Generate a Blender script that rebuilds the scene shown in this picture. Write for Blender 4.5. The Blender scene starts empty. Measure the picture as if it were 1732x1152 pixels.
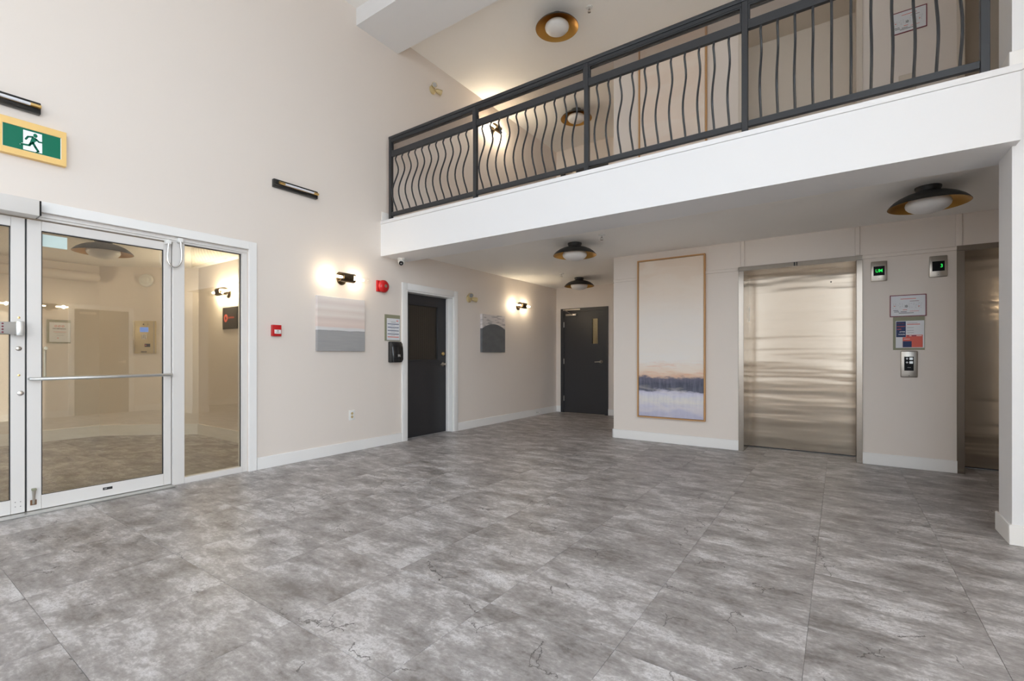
import bpy, bmesh, math, random
from mathutils import Vector, Matrix
R = math.radians
random.seed(7)
sc = bpy.context.scene
C = sc.collection

# ------------------------------------------------------------------ camera
cam = bpy.data.cameras.new('camera')
cam.sensor_fit = 'HORIZONTAL'
cam.sensor_width = 36.0
cam.lens = 797.05 / 1732 * 36.0
cam.shift_y = (602.36 - 576) / 1732
cam.clip_start = 0.02
cam.clip_end = 200
camo = bpy.data.objects.new('camera', cam)
C.objects.link(camo)
camo.location = (5.0435, 0, 1.2)
camo.rotation_euler = (R(90), 0, 0.60739)
sc.camera = camo

# ------------------------------------------------------------------ daylight
SKY = 7.0
w = bpy.data.worlds.new('sky')
sc.world = w
w.use_nodes = True
bg = w.node_tree.nodes['Background']
bg.inputs[0].default_value = (0.79, 0.875, 1.0, 1)
bg.inputs[1].default_value = SKY

sun = bpy.data.lights.new('sun', 'SUN')
sun.energy = 12.0
sun.angle = R(0.6)
sun.color = (1.0, 0.9, 0.76)
suno = bpy.data.objects.new('sun', sun)
C.objects.link(suno)
suno.location = (-8, -16, 9)
_d = Vector((6.0, 6.0, -2.9)).normalized()
suno.rotation_euler = _d.to_track_quat('-Z', 'Y').to_euler()

# window openings: tall bays behind and to the right of the camera
WINX = ((0.40, 2.0), (5.7, 7.1))      # back wall
WINY = ((-3.9, -1.6), (-1.3, 1.0))    # right-hand wall
WZ0, WZ1 = 0.35, 5.2
YB = -4.5
def portal(name, loc, rot, sx, sy):
    l = bpy.data.lights.new(name, 'AREA')
    l.shape = 'RECTANGLE'
    l.size = sx
    l.size_y = sy
    l.cycles.is_portal = True
    o = bpy.data.objects.new(name, l)
    C.objects.link(o)
    o.location = loc
    o.rotation_euler = rot
for x0, x1 in WINX:
    portal('window_portal', ((x0 + x1) / 2, YB - 0.24, (WZ0 + WZ1) / 2), (R(90), 0, 0), x1 - x0, WZ1 - WZ0)
for y0, y1 in WINY:
    portal('window_portal', (7.64, (y0 + y1) / 2, (WZ0 + WZ1) / 2), (R(90), 0, R(90)), y1 - y0, WZ1 - WZ0)

sc.view_settings.view_transform = 'Standard'
sc.view_settings.look = 'None'
sc.view_settings.gamma = 1
sc.view_settings.exposure = 0.27
sc.view_settings.use_curve_mapping = False
sc.cycles.max_bounces = 10
sc.cycles.diffuse_bounces = 6
sc.cycles.glossy_bounces = 4
sc.cycles.transparent_max_bounces = 12
sc.cycles.sample_clamp_indirect = 6
sc.cycles.use_denoising = True

# ------------------------------------------------------------------ material helpers
def N(t, typ, ins=None, **props):
    n = t.nodes.new(typ)
    for k, v in props.items():
        setattr(n, k, v)
    for k, v in (ins or {}).items():
        if isinstance(v, bpy.types.NodeSocket):
            t.links.new(v, n.inputs[k])
        else:
            n.inputs[k].default_value = v
    return n
def srgb(r, g, b):
    f = lambda c: c / 12.92 if c <= 0.04045 else ((c + 0.055) / 1.055) ** 2.4
    return (f(r / 255), f(g / 255), f(b / 255), 1)
def newmat(name):
    m = bpy.data.materials.new(name)
    m.use_nodes = True
    t = m.node_tree
    return m, t, t.nodes['Principled BSDF']
def mat(name, col, rough=0.5, metal=0.0, spec=0.5, emit=None, es=0.0, bump=None, coat=0.0):
    m, t, b = newmat(name)
    b.inputs['Base Color'].default_value = col
    b.inputs['Roughness'].default_value = rough
    b.inputs['Metallic'].default_value = metal
    b.inputs['Specular IOR Level'].default_value = spec
    b.inputs['Coat Weight'].default_value = coat
    if emit:
        b.inputs['Emission Color'].default_value = emit
        b.inputs['Emission Strength'].default_value = es
    if bump:
        tc = N(t, 'ShaderNodeTexCoord')
        nz = N(t, 'ShaderNodeTexNoise', {'Vector': tc.outputs['Object'], 'Scale': bump[0], 'Detail': 3.0})
        bp = N(t, 'ShaderNodeBump', {'Height': nz.outputs['Fac'], 'Strength': bump[1], 'Distance': bump[2]})
        t.links.new(bp.outputs[0], b.inputs['Normal'])
    return m
def ramp(t, fac, stops, interp='LINEAR'):
    n = N(t, 'ShaderNodeValToRGB', {'Fac': fac})
    cr = n.color_ramp
    cr.interpolation = interp
    while len(cr.elements) > 2:
        cr.elements.remove(cr.elements[-1])
    for i, (p, c) in enumerate(stops):
        e = cr.elements[i] if i < 2 else cr.elements.new(p)
        e.position = p
        e.color = c
    return n.outputs['Color']
def math_(t, op, a, b=0.0, c=0.0):
    n = N(t, 'ShaderNodeMath', {0: a, 1: b, 2: c}, operation=op)
    return n.outputs[0]
def mixc(t, fac, a, b, mode='MIX'):
    n = N(t, 'ShaderNodeMix', data_type='RGBA', blend_type=mode)
    for i, v in ((0, fac), (6, a), (7, b)):
        if isinstance(v, bpy.types.NodeSocket):
            t.links.new(v, n.inputs[i])
        else:
            n.inputs[i].default_value = v
    return n.outputs[2]
def objco(t):
    return N(t, 'ShaderNodeTexCoord').outputs['Object']
def scaled(t, v, s, off=None):
    ins = {'Vector': v, 'Scale': s}
    if off is not None:
        ins['Location'] = off
    return N(t, 'ShaderNodeMapping', ins).outputs[0]

MT = {}
MT['wall'] = mat('wall_paint', (0.75, 0.675, 0.61, 1), 0.62, bump=(160, 0.05, 0.002))
MT['trimw'] = mat('white_trim_paint', (0.83, 0.81, 0.785, 1), 0.4)
MT['fascia'] = mat('white_fascia_paint', (0.775, 0.77, 0.775, 1), 0.55, bump=(160, 0.05, 0.002))
MT['ceil'] = mat('ceiling_paint', (0.90, 0.87, 0.83, 1), 0.8, bump=(90, 0.25, 0.004))
MT['upframe'] = mat('beige_painted_steel', (0.62, 0.545, 0.46, 1), 0.5)
MT['alu'] = mat('white_aluminium', (0.70, 0.665, 0.63, 1), 0.38, spec=0.5)
MT['alud'] = mat('satin_aluminium', (0.62, 0.62, 0.60, 1), 0.35, metal=0.85)
MT['chrome'] = mat('chrome', (0.75, 0.74, 0.72, 1), 0.2, metal=1)
MT['satin'] = mat('satin_steel', (0.47, 0.43, 0.38, 1), 0.32, metal=1)
MT['brass'] = mat('brass', (0.72, 0.5, 0.2, 1), 0.28, metal=1)
MT['gold'] = mat('gold_leaf', (0.52, 0.29, 0.075, 1), 0.36, metal=0.9, bump=(40, 0.15, 0.003))
MT['gasket'] = mat('black_gasket', (0.02, 0.02, 0.022, 1), 0.6)
MT['blackm'] = mat('matte_black_metal', (0.018, 0.017, 0.016, 1), 0.45)
MT['door'] = mat('charcoal_door_paint', (0.026, 0.025, 0.027, 1), 0.42, bump=(50, 0.05, 0.002))
MT['rail'] = mat('charcoal_railing', (0.021, 0.0225, 0.026, 1), 0.36, bump=(30, 0.08, 0.002))
MT['bronze'] = mat('dark_bronze', (0.12, 0.085, 0.05, 1), 0.3, metal=0.9)
MT['opal'] = mat('opal_glass_globe', (0.72, 0.70, 0.68, 1), 0.3)
MT['red'] = mat('fire_red', (0.50, 0.01, 0.012, 1), 0.3)
MT['white'] = mat('white_plastic', (0.76, 0.75, 0.72, 1), 0.4)
MT['cream'] = mat('cream_plastic', (0.58, 0.45, 0.23, 1), 0.42)
MT['gblack'] = mat('gloss_black_plastic', (0.012, 0.012, 0.013, 1), 0.16)
MT['screen'] = mat('black_display', (0.004, 0.004, 0.005, 1), 0.45, spec=0.15)
MT['seg'] = mat('green_segments', (0, 0.05, 0.01, 1), 0.5, emit=(0.02, 1.0, 0.12, 1), es=0.8)
MT['paper'] = mat('white_paper', (0.72, 0.72, 0.74, 1), 0.5)
MT['olive'] = mat('olive_mat_board', srgb(140, 139, 115), 0.6)
MT['ink'] = mat('black_ink', (0.03, 0.03, 0.035, 1), 0.6)
MT['greyink'] = mat('grey_ink', (0.32, 0.32, 0.33, 1), 0.6)
MT['navy'] = mat('navy_ink', srgb(25, 45, 92), 0.55)
MT['coral'] = mat('coral_ink', srgb(214, 96, 80), 0.55)
MT['maroon'] = mat('maroon_frame', srgb(120, 38, 52), 0.45)
MT['oak'] = mat('oak_frame', srgb(196, 146, 92), 0.45)
MT['exitframe'] = mat('pale_yellow_frame', srgb(236, 196, 122), 0.45)
MT['green'] = mat('exit_green', srgb(0, 106, 80), 0.4, spec=0.3, emit=srgb(0, 120, 86), es=0.05)
MT['exwhite'] = mat('exit_white', (0.8, 0.82, 0.83, 1), 0.35, emit=(0.8, 0.85, 0.85, 1), es=0.12)
MT['pgreen'] = mat('pale_green_reflection', (0.58, 0.70, 0.66, 1), 0.4)  # colour of the mirrored exit sign, painted rather than reflected
MT['lcd'] = mat('blue_lcd', srgb(90, 130, 210), 0.3, emit=srgb(110, 150, 235), es=0.5)
MT['champ'] = mat('champagne_panel', (0.56, 0.46, 0.29, 1), 0.45, metal=0.3)
MT['darksign'] = mat('dark_sign_board', srgb(52, 48, 46), 0.45)
MT['rust'] = mat('rusty_steel', (0.20, 0.10, 0.05, 1), 0.6, metal=0.4)
MT['bulb'] = mat('lit_bulb', (1, 0.9, 0.7, 1), 0.4, emit=(1.0, 0.82, 0.55, 1), es=24)
MT['offtube'] = mat('frosted_tube', (0.70, 0.70, 0.74, 1), 0.3)
MT['lens'] = mat('lamp_lens', (0.55, 0.56, 0.56, 1), 0.12, metal=0.7)
MT['gravel'] = mat('outside_paving', (0.35, 0.34, 0.32, 1), 0.8)

def glassmat(name, tint, refl, rough=0.0, ior=1.52):
    m = bpy.data.materials.new(name)
    m.use_nodes = True
    t = m.node_tree
    t.nodes.remove(t.nodes['Principled BSDF'])
    out = t.nodes['Material Output']
    tr = N(t, 'ShaderNodeBsdfTransparent', {'Color': tint})
    gl = N(t, 'ShaderNodeBsdfGlossy', {'Color': (1, 1, 1, 1), 'Roughness': rough})
    bf = N(t, 'ShaderNodeNewGeometry').outputs['Backfacing']      # same reflectance from both faces of the sheet
    fr = N(t, 'ShaderNodeFresnel', {'IOR': math_(t, 'MULTIPLY_ADD', bf, 1 / ior - ior, ior)})
    fac = math_(t, 'MULTIPLY', fr.outputs[0], refl)
    mx = N(t, 'ShaderNodeMixShader', {0: fac, 1: tr.outputs[0], 2: gl.outputs[0]})
    t.links.new(mx.outputs[0], out.inputs['Surface'])
    return m
MT['glass'] = glassmat('door_glass', (0.90, 0.905, 0.86, 1), 2.5)
MT['glassw'] = glassmat('window_glass', (0.93, 0.95, 0.95, 1), 1.0)
MT['smoke'] = glassmat('smoked_glass', (0.72, 0.69, 0.67, 1), 0.8)
MT['tubeg'] = glassmat('clear_tube_glass', (0.98, 0.98, 0.97, 1), 0.25)
MT['lite'] = glassmat('door_lite_glass', (0.72, 0.74, 0.66, 1), 1.0)

# brushed stainless of the lift doors: grain and faint rolled waves in the sheet
def steelmat(name, base, rough, aniso, wave):
    m, t, b = newmat(name)
    b.inputs['Metallic'].default_value = 1
    co = objco(t)
    g = N(t, 'ShaderNodeTexNoise', {'Vector': scaled(t, co, (6, 6, 500)), 'Scale': 1.0, 'Detail': 3.0})
    c = mixc(t, g.outputs['Fac'], (base[0] * 0.86, base[1] * 0.86, base[2] * 0.86, 1), (base[0] * 1.08, base[1] * 1.08, base[2] * 1.08, 1))
    t.links.new(c, b.inputs['Base Color'])
    b.inputs['Roughness'].default_value = rough
    b.inputs['Anisotropic'].default_value = aniso
    tg = N(t, 'ShaderNodeCombineXYZ', {0: 1.0, 1: 0.0, 2: 0.0})
    t.links.new(tg.outputs[0], b.inputs['Tangent'])
    if wave:
        wv = N(t, 'ShaderNodeTexNoise', {'Vector': scaled(t, co, (0.5, 0.5, 5.5)), 'Scale': 1.0, 'Detail': 2.0})
        bp = N(t, 'ShaderNodeBump', {'Height': wv.outputs['Fac'], 'Strength': 1.0, 'Distance': wave})
        t.links.new(bp.outputs[0], b.inputs['Normal'])
    return m
MT['steel'] = steelmat('brushed_stainless', (0.43, 0.36, 0.285), 0.19, 0.82, 0.009)
MT['steelf'] = steelmat('stainless_frame', (0.37, 0.32, 0.27), 0.24, 0.6, 0.0)

# mottled concrete-look vinyl tile
def tilemat():
    m, t, b = newmat('concrete_look_tile')
    co = objco(t)
    oi = N(t, 'ShaderNodeObjectInfo')
    off = N(t, 'ShaderNodeVectorMath', {0: (37.0, 61.0, 17.0)}, operation='SCALE')
    t.links.new(oi.outputs['Random'], off.inputs['Scale'])
    v = N(t, 'ShaderNodeVectorMath', {0: co, 1: off.outputs[0]}, operation='ADD').outputs[0]
    big = N(t, 'ShaderNodeTexNoise', {'Vector': scaled(t, v, (1.5, 2.7, 1)), 'Scale': 2.3, 'Detail': 11.0, 'Roughness': 0.70, 'Distortion': 0.25}).outputs['Fac']
    streak = N(t, 'ShaderNodeTexNoise', {'Vector': scaled(t, v, (2.2, 15, 1)), 'Scale': 1.6, 'Detail': 7.0, 'Roughness': 0.65, 'Distortion': 0.3}).outputs['Fac']
    fine = N(t, 'ShaderNodeTexNoise', {'Vector': scaled(t, v, (1, 1.5, 1)), 'Scale': 38.0, 'Detail': 5.0, 'Roughness': 0.7}).outputs['Fac']
    f = math_(t, 'ADD', big, math_(t, 'MULTIPLY_ADD', streak, 0.24, -0.12))
    f = math_(t, 'ADD', f, math_(t, 'MULTIPLY_ADD', fine, 0.36, -0.18))
    f = math_(t, 'ADD', f, math_(t, 'MULTIPLY_ADD', oi.outputs['Random'], 0.05, -0.025))
    c = ramp(t, f, [(0.33, srgb(114, 108, 105)), (0.45, srgb(143, 138, 136)), (0.53, srgb(159, 154, 152)), (0.585, srgb(183, 179, 178)), (0.70, srgb(208, 205, 205))])
    # white speckle where the surface is worn
    sp = N(t, 'ShaderNodeTexNoise', {'Vector': v, 'Scale': 120.0, 'Detail': 4.0, 'Roughness': 0.7}).outputs['Fac']
    spm = ramp(t, sp, [(0.52, (0, 0, 0, 1)), (0.60, (1, 1, 1, 1))])
    wear = ramp(t, big, [(0.52, (0, 0, 0, 1)), (0.60, (1, 1, 1, 1))])
    k = math_(t, 'MULTIPLY', math_(t, 'MULTIPLY', spm, wear), 0.5)
    c = mixc(t, k, c, srgb(118, 113, 112))
    # hairline cracks
    dn = N(t, 'ShaderNodeTexNoise', {'Vector': v, 'Scale': 9.0, 'Detail': 5.0, 'Roughness': 0.65})
    dv = N(t, 'ShaderNodeVectorMath', {0: dn.outputs['Color'], 'Scale': 0.11}, operation='SCALE').outputs[0]
    vv = N(t, 'ShaderNodeVectorMath', {0: v, 1: dv}, operation='ADD').outputs[0]
    vo = N(t, 'ShaderNodeTexVoronoi', {'Vector': vv, 'Scale': 2.6}, feature='DISTANCE_TO_EDGE')
    cr = math_(t, 'LESS_THAN', vo.outputs['Distance'], 0.0055)
    cm = N(t, 'ShaderNodeTexNoise', {'Vector': v, 'Scale': 4.5, 'Detail': 0.5}).outputs['Fac']
    cr = math_(t, 'MULTIPLY', cr, math_(t, 'GREATER_THAN', cm, 0.60))
    c = mixc(t, math_(t, 'MULTIPLY', cr, 0.75), c, srgb(70, 66, 64))
    t.links.new(c, b.inputs['Base Color'])
    rr = math_(t, 'MULTIPLY_ADD', fine, 0.16, 0.33)
    t.links.new(rr, b.inputs['Roughness'])
    b.inputs['Specular IOR Level'].default_value = 0.5
    bp = N(t, 'ShaderNodeBump', {'Height': f, 'Strength': 0.25, 'Distance': 0.004})
    t.links.new(bp.outputs[0], b.inputs['Normal'])
    return m
MT['tile'] = tilemat()

# painted canvases (object coordinates: y runs along the wall, z up, origin at the centre)
def canvas_big(name, H_, muted=False):
    m, t, b = newmat(name)
    b.inputs['Roughness'].default_value = 0.7
    co = objco(t)
    sep = N(t, 'ShaderNodeSeparateXYZ', {0: co})
    z = math_(t, 'MULTIPLY_ADD', sep.outputs['Z'], 1 / H_, 0.5)
    warp = N(t, 'ShaderNodeTexNoise', {'Vector': scaled(t, co, (1, 2.4, 9)), 'Scale': 1.6, 'Detail': 8.0, 'Roughness': 0.62}).outputs['Fac']
    zz = math_(t, 'ADD', z, math_(t, 'MULTIPLY_ADD', warp, 0.085, -0.0425))
    if muted:
        col = ramp(t, zz, [(0.0, srgb(226, 210, 196)), (0.5, srgb(232, 214, 198)), (1.0, srgb(226, 206, 188))])
    else:
        col = ramp(t, zz, [(0.0, srgb(182, 180, 200)), (0.07, srgb(196, 194, 212)), (0.115, srgb(222, 218, 214)), (0.15, srgb(212, 210, 222)),
                           (0.166, srgb(196, 192, 210)), (0.180, srgb(84, 86, 100)), (0.215, srgb(74, 78, 92)), (0.252, srgb(104, 100, 116)), (0.262, srgb(222, 186, 160)), (0.29, srgb(232, 210, 190)),
                           (0.36, srgb(234, 228, 222)), (0.62, srgb(232, 224, 216)), (0.80, srgb(232, 216, 200)), (1.0, srgb(226, 207, 188))])
        st = N(t, 'ShaderNodeTexNoise', {'Vector': scaled(t, co, (1, 16, 2.2)), 'Scale': 1.6, 'Detail': 6.0, 'Roughness': 0.6}).outputs['Fac']
        low = ramp(t, z, [(0.235, (1, 1, 1, 1)), (0.27, (0, 0, 0, 1))])
        fs = math_(t, 'MULTIPLY', math_(t, 'MULTIPLY', low, ramp(t, st, [(0.42, (0, 0, 0, 1)), (0.62, (1, 1, 1, 1))])), 0.20)
        col = mixc(t, fs, col, srgb(160, 158, 182))
        orr = N(t, 'ShaderNodeTexNoise', {'Vector': scaled(t, co, (1, 1.6, 13)), 'Scale': 1.7, 'Detail': 5.0, 'Distortion': 1.2}).outputs['Fac']
        om = ramp(t, z, [(0.255, (0, 0, 0, 1)), (0.275, (1, 1, 1, 1)), (0.33, (0.55, 0.55, 0.55, 1)), (0.37, (0, 0, 0, 1))])
        fo = math_(t, 'MULTIPLY', om, ramp(t, orr, [(0.50, (0, 0, 0, 1)), (0.60, (1, 1, 1, 1))]))
        col = mixc(t, math_(t, 'MULTIPLY', fo, 0.65), col, srgb(226, 172, 140))
    cl = N(t, 'ShaderNodeTexNoise', {'Vector': scaled(t, co, (1, 1.1, 3.0)), 'Scale': 1.6, 'Detail': 7.0, 'Distortion': 0.8}).outputs['Fac']
    col = mixc(t, math_(t, 'MULTIPLY', ramp(t, cl, [(0.46, (0, 0, 0, 1)), (0.60, (1, 1, 1, 1))]), 0.38), col, srgb(236, 226, 214))
    t.links.new(col, b.inputs['Base Color'])
    return m
def canvas_shore(name, H_):
    m, t, b = newmat(name)
    b.inputs['Roughness'].default_value = 0.7
    co = objco(t)
    sep = N(t, 'ShaderNodeSeparateXYZ', {0: co})
    z = math_(t, 'MULTIPLY_ADD', sep.outputs['Z'], 1 / H_, 0.5)
    wv = N(t, 'ShaderNodeTexNoise', {'Vector': scaled(t, co, (1, 3, 9)), 'Scale': 2.0, 'Detail': 5.0}).outputs['Fac']
    zz = math_(t, 'ADD', z, math_(t, 'MULTIPLY_ADD', wv, 0.03, -0.015))
    col = ramp(t, zz, [(0.0, srgb(148, 148, 148)), (0.36, srgb(152, 152, 152)), (0.375, srgb(140, 140, 140)), (0.39, srgb(214, 212, 212)), (0.43, srgb(216, 212, 210)),
                       (0.45, srgb(220, 198, 188)), (0.52, srgb(224, 206, 196)), (0.6, srgb(214, 196, 188)), (0.66, srgb(226, 216, 208)), (0.74, srgb(216, 202, 194)), (0.8, srgb(226, 218, 212)), (0.88, srgb(214, 202, 198)), (1.0, srgb(224, 219, 216))])
    st = N(t, 'ShaderNodeTexNoise', {'Vector': scaled(t, co, (1, 2, 30)), 'Scale': 1.5, 'Detail': 3.0}).outputs['Fac']
    col = mixc(t, math_(t, 'MULTIPLY', st, 0.25), col, srgb(205, 196, 190))
    t.links.new(col, b.inputs['Base Color'])
    return m
def canvas_arch(name, H_):
    m, t, b = newmat(name)
    b.inputs['Roughness'].default_value = 0.7
    co = objco(t)
    sep = N(t, 'ShaderNodeSeparateXYZ', {0: co})
    z = math_(t, 'MULTIPLY_ADD', sep.outputs['Z'], 1 / H_, 0.5)
    yy = sep.outputs['Y']
    sag = math_(t, 'MULTIPLY', math_(t, 'MULTIPLY', yy, yy), 1.15)
    h = math_(t, 'ADD', z, sag)
    nz = N(t, 'ShaderNodeTexNoise', {'Vector': scaled(t, co, (1, 2, 4)), 'Scale': 3.0, 'Detail': 5.0}).outputs['Fac']
    dark = mixc(t, nz, srgb(86, 88, 90), srgb(112, 113, 114))
    lt = mixc(t, ramp(t, N(t, 'ShaderNodeTexNoise', {'Vector': scaled(t, co, (1, 2, 12)), 'Scale': 2.4, 'Detail': 3.0}).outputs['Fac'], [(0.5, (0, 0, 0, 1)), (0.6, (1, 1, 1, 1))]), srgb(214, 206, 202), srgb(170, 164, 162))
    t.links.new(mixc(t, math_(t, 'GREATER_THAN', h, 0.755), dark, lt), b.inputs['Base Color'])
    return m
def marble():
    m, t, b = newmat('black_marble')
    b.inputs['Roughness'].default_value = 0.2
    co = objco(t)
    nz = N(t, 'ShaderNodeTexNoise', {'Vector': scaled(t, co, (8, 3, 30)), 'Scale': 3.0, 'Detail': 8.0, 'Roughness': 0.7, 'Distortion': 1.0}).outputs['Fac']
    t.links.new(ramp(t, nz, [(0.45, (0.008, 0.008, 0.008, 1)), (0.62, (0.03, 0.028, 0.025, 1)), (0.72, (0.16, 0.14, 0.12, 1))]), b.inputs['Base Color'])
    return m
MT['marble'] = marble()
def meshglass():
    m, t, b = newmat('dark_screened_glass')
    co = objco(t)
    wv = N(t, 'ShaderNodeTexWave', {'Vector': co, 'Scale': 18.0, 'Distortion': 0.4, 'Detail': 1.0}, wave_type='BANDS', bands_direction='Y')
    t.links.new(mixc(t, wv.outputs['Fac'], (0.022, 0.018, 0.014, 1), (0.05, 0.042, 0.034, 1)), b.inputs['Base Color'])
    b.inputs['Roughness'].default_value = 0.25
    return m
MT['screened'] = meshglass()

# ------------------------------------------------------------------ mesh helpers
class M:
    """collects shapes, build() links them as one mesh object"""
    def __init__(s):
        s.bm = bmesh.new()
    def box(s, x0, x1, y0, y1, z0, z1, bevel=0.0, seg=2):
        x0, x1 = sorted((x0, x1)); y0, y1 = sorted((y0, y1)); z0, z1 = sorted((z0, z1))
        vs = [s.bm.verts.new(p) for p in ((x0, y0, z0), (x1, y0, z0), (x1, y1, z0), (x0, y1, z0), (x0, y0, z1), (x1, y0, z1), (x1, y1, z1), (x0, y1, z1))]
        fs = [s.bm.faces.new([vs[i] for i in q]) for q in ((3, 2, 1, 0), (4, 5, 6, 7), (0, 1, 5, 4), (1, 2, 6, 5), (2, 3, 7, 6), (3, 0, 4, 7))]
        if bevel:
            es = list({e for f in fs for e in f.edges})
            bmesh.ops.bevel(s.bm, geom=es, offset=bevel, segments=seg, affect='EDGES', profile=0.5)
        return s
    def ring_surf(s, rings, closed_ends=True, smooth=True):
        vr = [[s.bm.verts.new(p) for p in r] for r in rings]
        n = len(vr[0])
        for a, b in zip(vr[:-1], vr[1:]):
            for i in range(n):
                f = s.bm.faces.new((a[i], a[(i + 1) % n], b[(i + 1) % n], b[i]))
                f.smooth = smooth
        if closed_ends:
            s.bm.faces.new(list(reversed(vr[0])))
            s.bm.faces.new(vr[-1])
        return s
    def tube(s, path, r, seg=10):
        P = [Vector(p) for p in path]
        rs = r if isinstance(r, (list, tuple)) else [r] * len(P)
        rings = []
        ref = None
        for i, p in enumerate(P):
            t = (P[min(i + 1, len(P) - 1)] - P[max(i - 1, 0)]).normalized()
            if ref is None:
                ref = Vector((0, 0, 1)) if abs(t.z) < 0.9 else Vector((1, 0, 0))
            u = (ref - t * ref.dot(t)).normalized()
            ref = u
            v = t.cross(u)
            rings.append([p + (u * math.cos(2 * math.pi * k / seg) + v * math.sin(2 * math.pi * k / seg)) * rs[i] for k in range(seg)])
        return s.ring_surf(rings)
    def cyl(s, p0, p1, r0, r1=None, seg=24):
        return s.tube([p0, p1], [r0, r0 if r1 is None else r1], seg)
    def lathe(s, prof, c=(0, 0, 0), axis='z', seg=48, ends=True):
        rings = []
        for r, h in prof:
            r = max(r, 1e-4)
            ring = []
            for k in range(seg):
                a = 2 * math.pi * k / seg
                if axis == 'z':
                    p = (c[0] + r * math.cos(a), c[1] + r * math.sin(a), c[2] + h)
                elif axis == 'x':
                    p = (c[0] + h, c[1] + r * math.cos(a), c[2] + r * math.sin(a))
                else:
                    p = (c[0] + r * math.sin(a), c[1] + h, c[2] + r * math.cos(a))
                ring.append(p)
            rings.append(ring)
        return s.ring_surf(rings, ends)
    def prism(s, poly, n0, n1):
        """polygon in the wall plane (y, z), from n0 to n1 along x"""
        a = [s.bm.verts.new((n0, p[0], p[1])) for p in poly]
        b = [s.bm.verts.new((n1, p[0], p[1])) for p in poly]
        k = len(poly)
        s.bm.faces.new(list(reversed(a)))
        s.bm.faces.new(b)
        for i in range(k):
            s.bm.faces.new((a[i], a[(i + 1) % k], b[(i + 1) % k], b[i]))
        return s
    def zprism(s, poly, z0, z1):
        a = [s.bm.verts.new((p[0], p[1], z0)) for p in poly]
        b = [s.bm.verts.new((p[0], p[1], z1)) for p in poly]
        k = len(poly)
        s.bm.faces.new(list(reversed(a)))
        s.bm.faces.new(b)
        for i in range(k):
            s.bm.faces.new((a[i], a[(i + 1) % k], b[(i + 1) % k], b[i]))
        return s
    def stroke(s, pts, wd, n0, n1):
        """a thick flat line with round joints in the wall plane"""
        for (a, b) in zip(pts[:-1], pts[1:]):
            d = Vector((b[0] - a[0], b[1] - a[1])).normalized()
            q = Vector((-d.y, d.x)) * wd / 2
            s.prism([(a[0] - q.x, a[1] - q.y), (b[0] - q.x, b[1] - q.y), (b[0] + q.x, b[1] + q.y), (a[0] + q.x, a[1] + q.y)], n0, n1)
        for p in pts:
            s.prism([(p[0] + wd / 2 * math.cos(k * math.pi / 6), p[1] + wd / 2 * math.sin(k * math.pi / 6)) for k in range(12)], n0, n1)
        return s
    def build(s, name, m, parent=None, loc=(0, 0, 0), rz=0.0):
        bmesh.ops.recalc_face_normals(s.bm, faces=s.bm.faces[:])
        # the mesh's own origin sits at its centre so that procedural textures follow it
        vs = [v.co for v in s.bm.verts]
        c = Vector([(min(v[i] for v in vs) + max(v[i] for v in vs)) / 2 for i in range(3)])
        for v in s.bm.verts:
            v.co -= c
        me = bpy.data.meshes.new(name)
        s.bm.to_mesh(me)
        s.bm.free()
        me.set_sharp_from_angle(angle=R(40))
        o = bpy.data.objects.new(name, me)
        me.materials.append(MT[m] if isinstance(m, str) else m)
        C.objects.link(o)
        if parent is not None:
            o.parent = parent
            off = getattr(parent, 'data', None) and Vector(parent.get('_c', (0, 0, 0))) or Vector((0, 0, 0))
            o.location = c - off + Vector(loc)
            o['_c'] = tuple(c)
        else:
            o.location = c + Vector(loc)
            o.rotation_euler.z = rz
            o['_c'] = tuple(c)
        return o
def root(name, loc, rz=0.0):
    e = bpy.data.objects.new(name, None)
    e.empty_display_size = 0.1
    C.objects.link(e)
    e.location = loc
    e.rotation_euler.z = rz
    return e
def tag(o, label, cat=None, group=None, kind=None):
    o['label'] = label
    if cat:
        o['category'] = cat
    if group:
        o['group'] = group
    if kind:
        o['kind'] = kind
    return o
def copytree(o, parent=None):
    c = o.copy()
    C.objects.link(c)
    if parent is not None:
        c.parent = parent
    for ch in list(o.children):
        copytree(ch, c)
    return c
def text(name, s, size, m, parent, n, u, v, align='CENTER', bold=0.0, sx=1.0):
    """lettering lying on the wall plane of a thing whose local x points out of the wall"""
    cu = bpy.data.curves.new(name, 'FONT')
    cu.body = s
    cu.size = size
    cu.align_x = align
    cu.align_y = 'CENTER'
    cu.extrude = 0.0003
    cu.offset = bold
    tmp = bpy.data.objects.new(name, cu)
    C.objects.link(tmp)
    dg = bpy.context.evaluated_depsgraph_get()
    dg.update()
    me = bpy.data.meshes.new_from_object(tmp.evaluated_get(dg))
    bpy.data.objects.remove(tmp)
    bpy.data.curves.remove(cu)
    me.materials.clear()
    me.materials.append(MT[m])
    o = bpy.data.objects.new(name, me)
    C.objects.link(o)
    o.parent = parent
    off = Vector(parent.get('_c', (0, 0, 0))) if parent.data else Vector((0, 0, 0))
    o.location = Vector((n, u, v)) - off
    o.rotation_euler = (R(90), 0, R(90))
    o.scale = (sx, 1, 1)
    return o
def cells(mb, axis, a0, a1, z0, z1, t0, t1, holes):
    """wall from boxes, leaving the rectangular holes (a0, a1, z0, z1) open"""
    As = sorted({a0, a1, *[v for h in holes for v in h[:2]]})
    for p, q in zip(As[:-1], As[1:]):
        hs = sorted([h[2:] for h in holes if h[0] < (p + q) / 2 < h[1]])
        z = z0
        for h0, h1 in hs + [(z1, z1)]:
            if h0 - z > 1e-4:
                mb.box(*((t0, t1, p, q, z, h0) if axis == 'y' else (p, q, t0, t1, z, h0)))
            z = h1
    return mb
def struct(o, label):
    o['kind'] = 'structure'
    o['label'] = label
    return o

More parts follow.
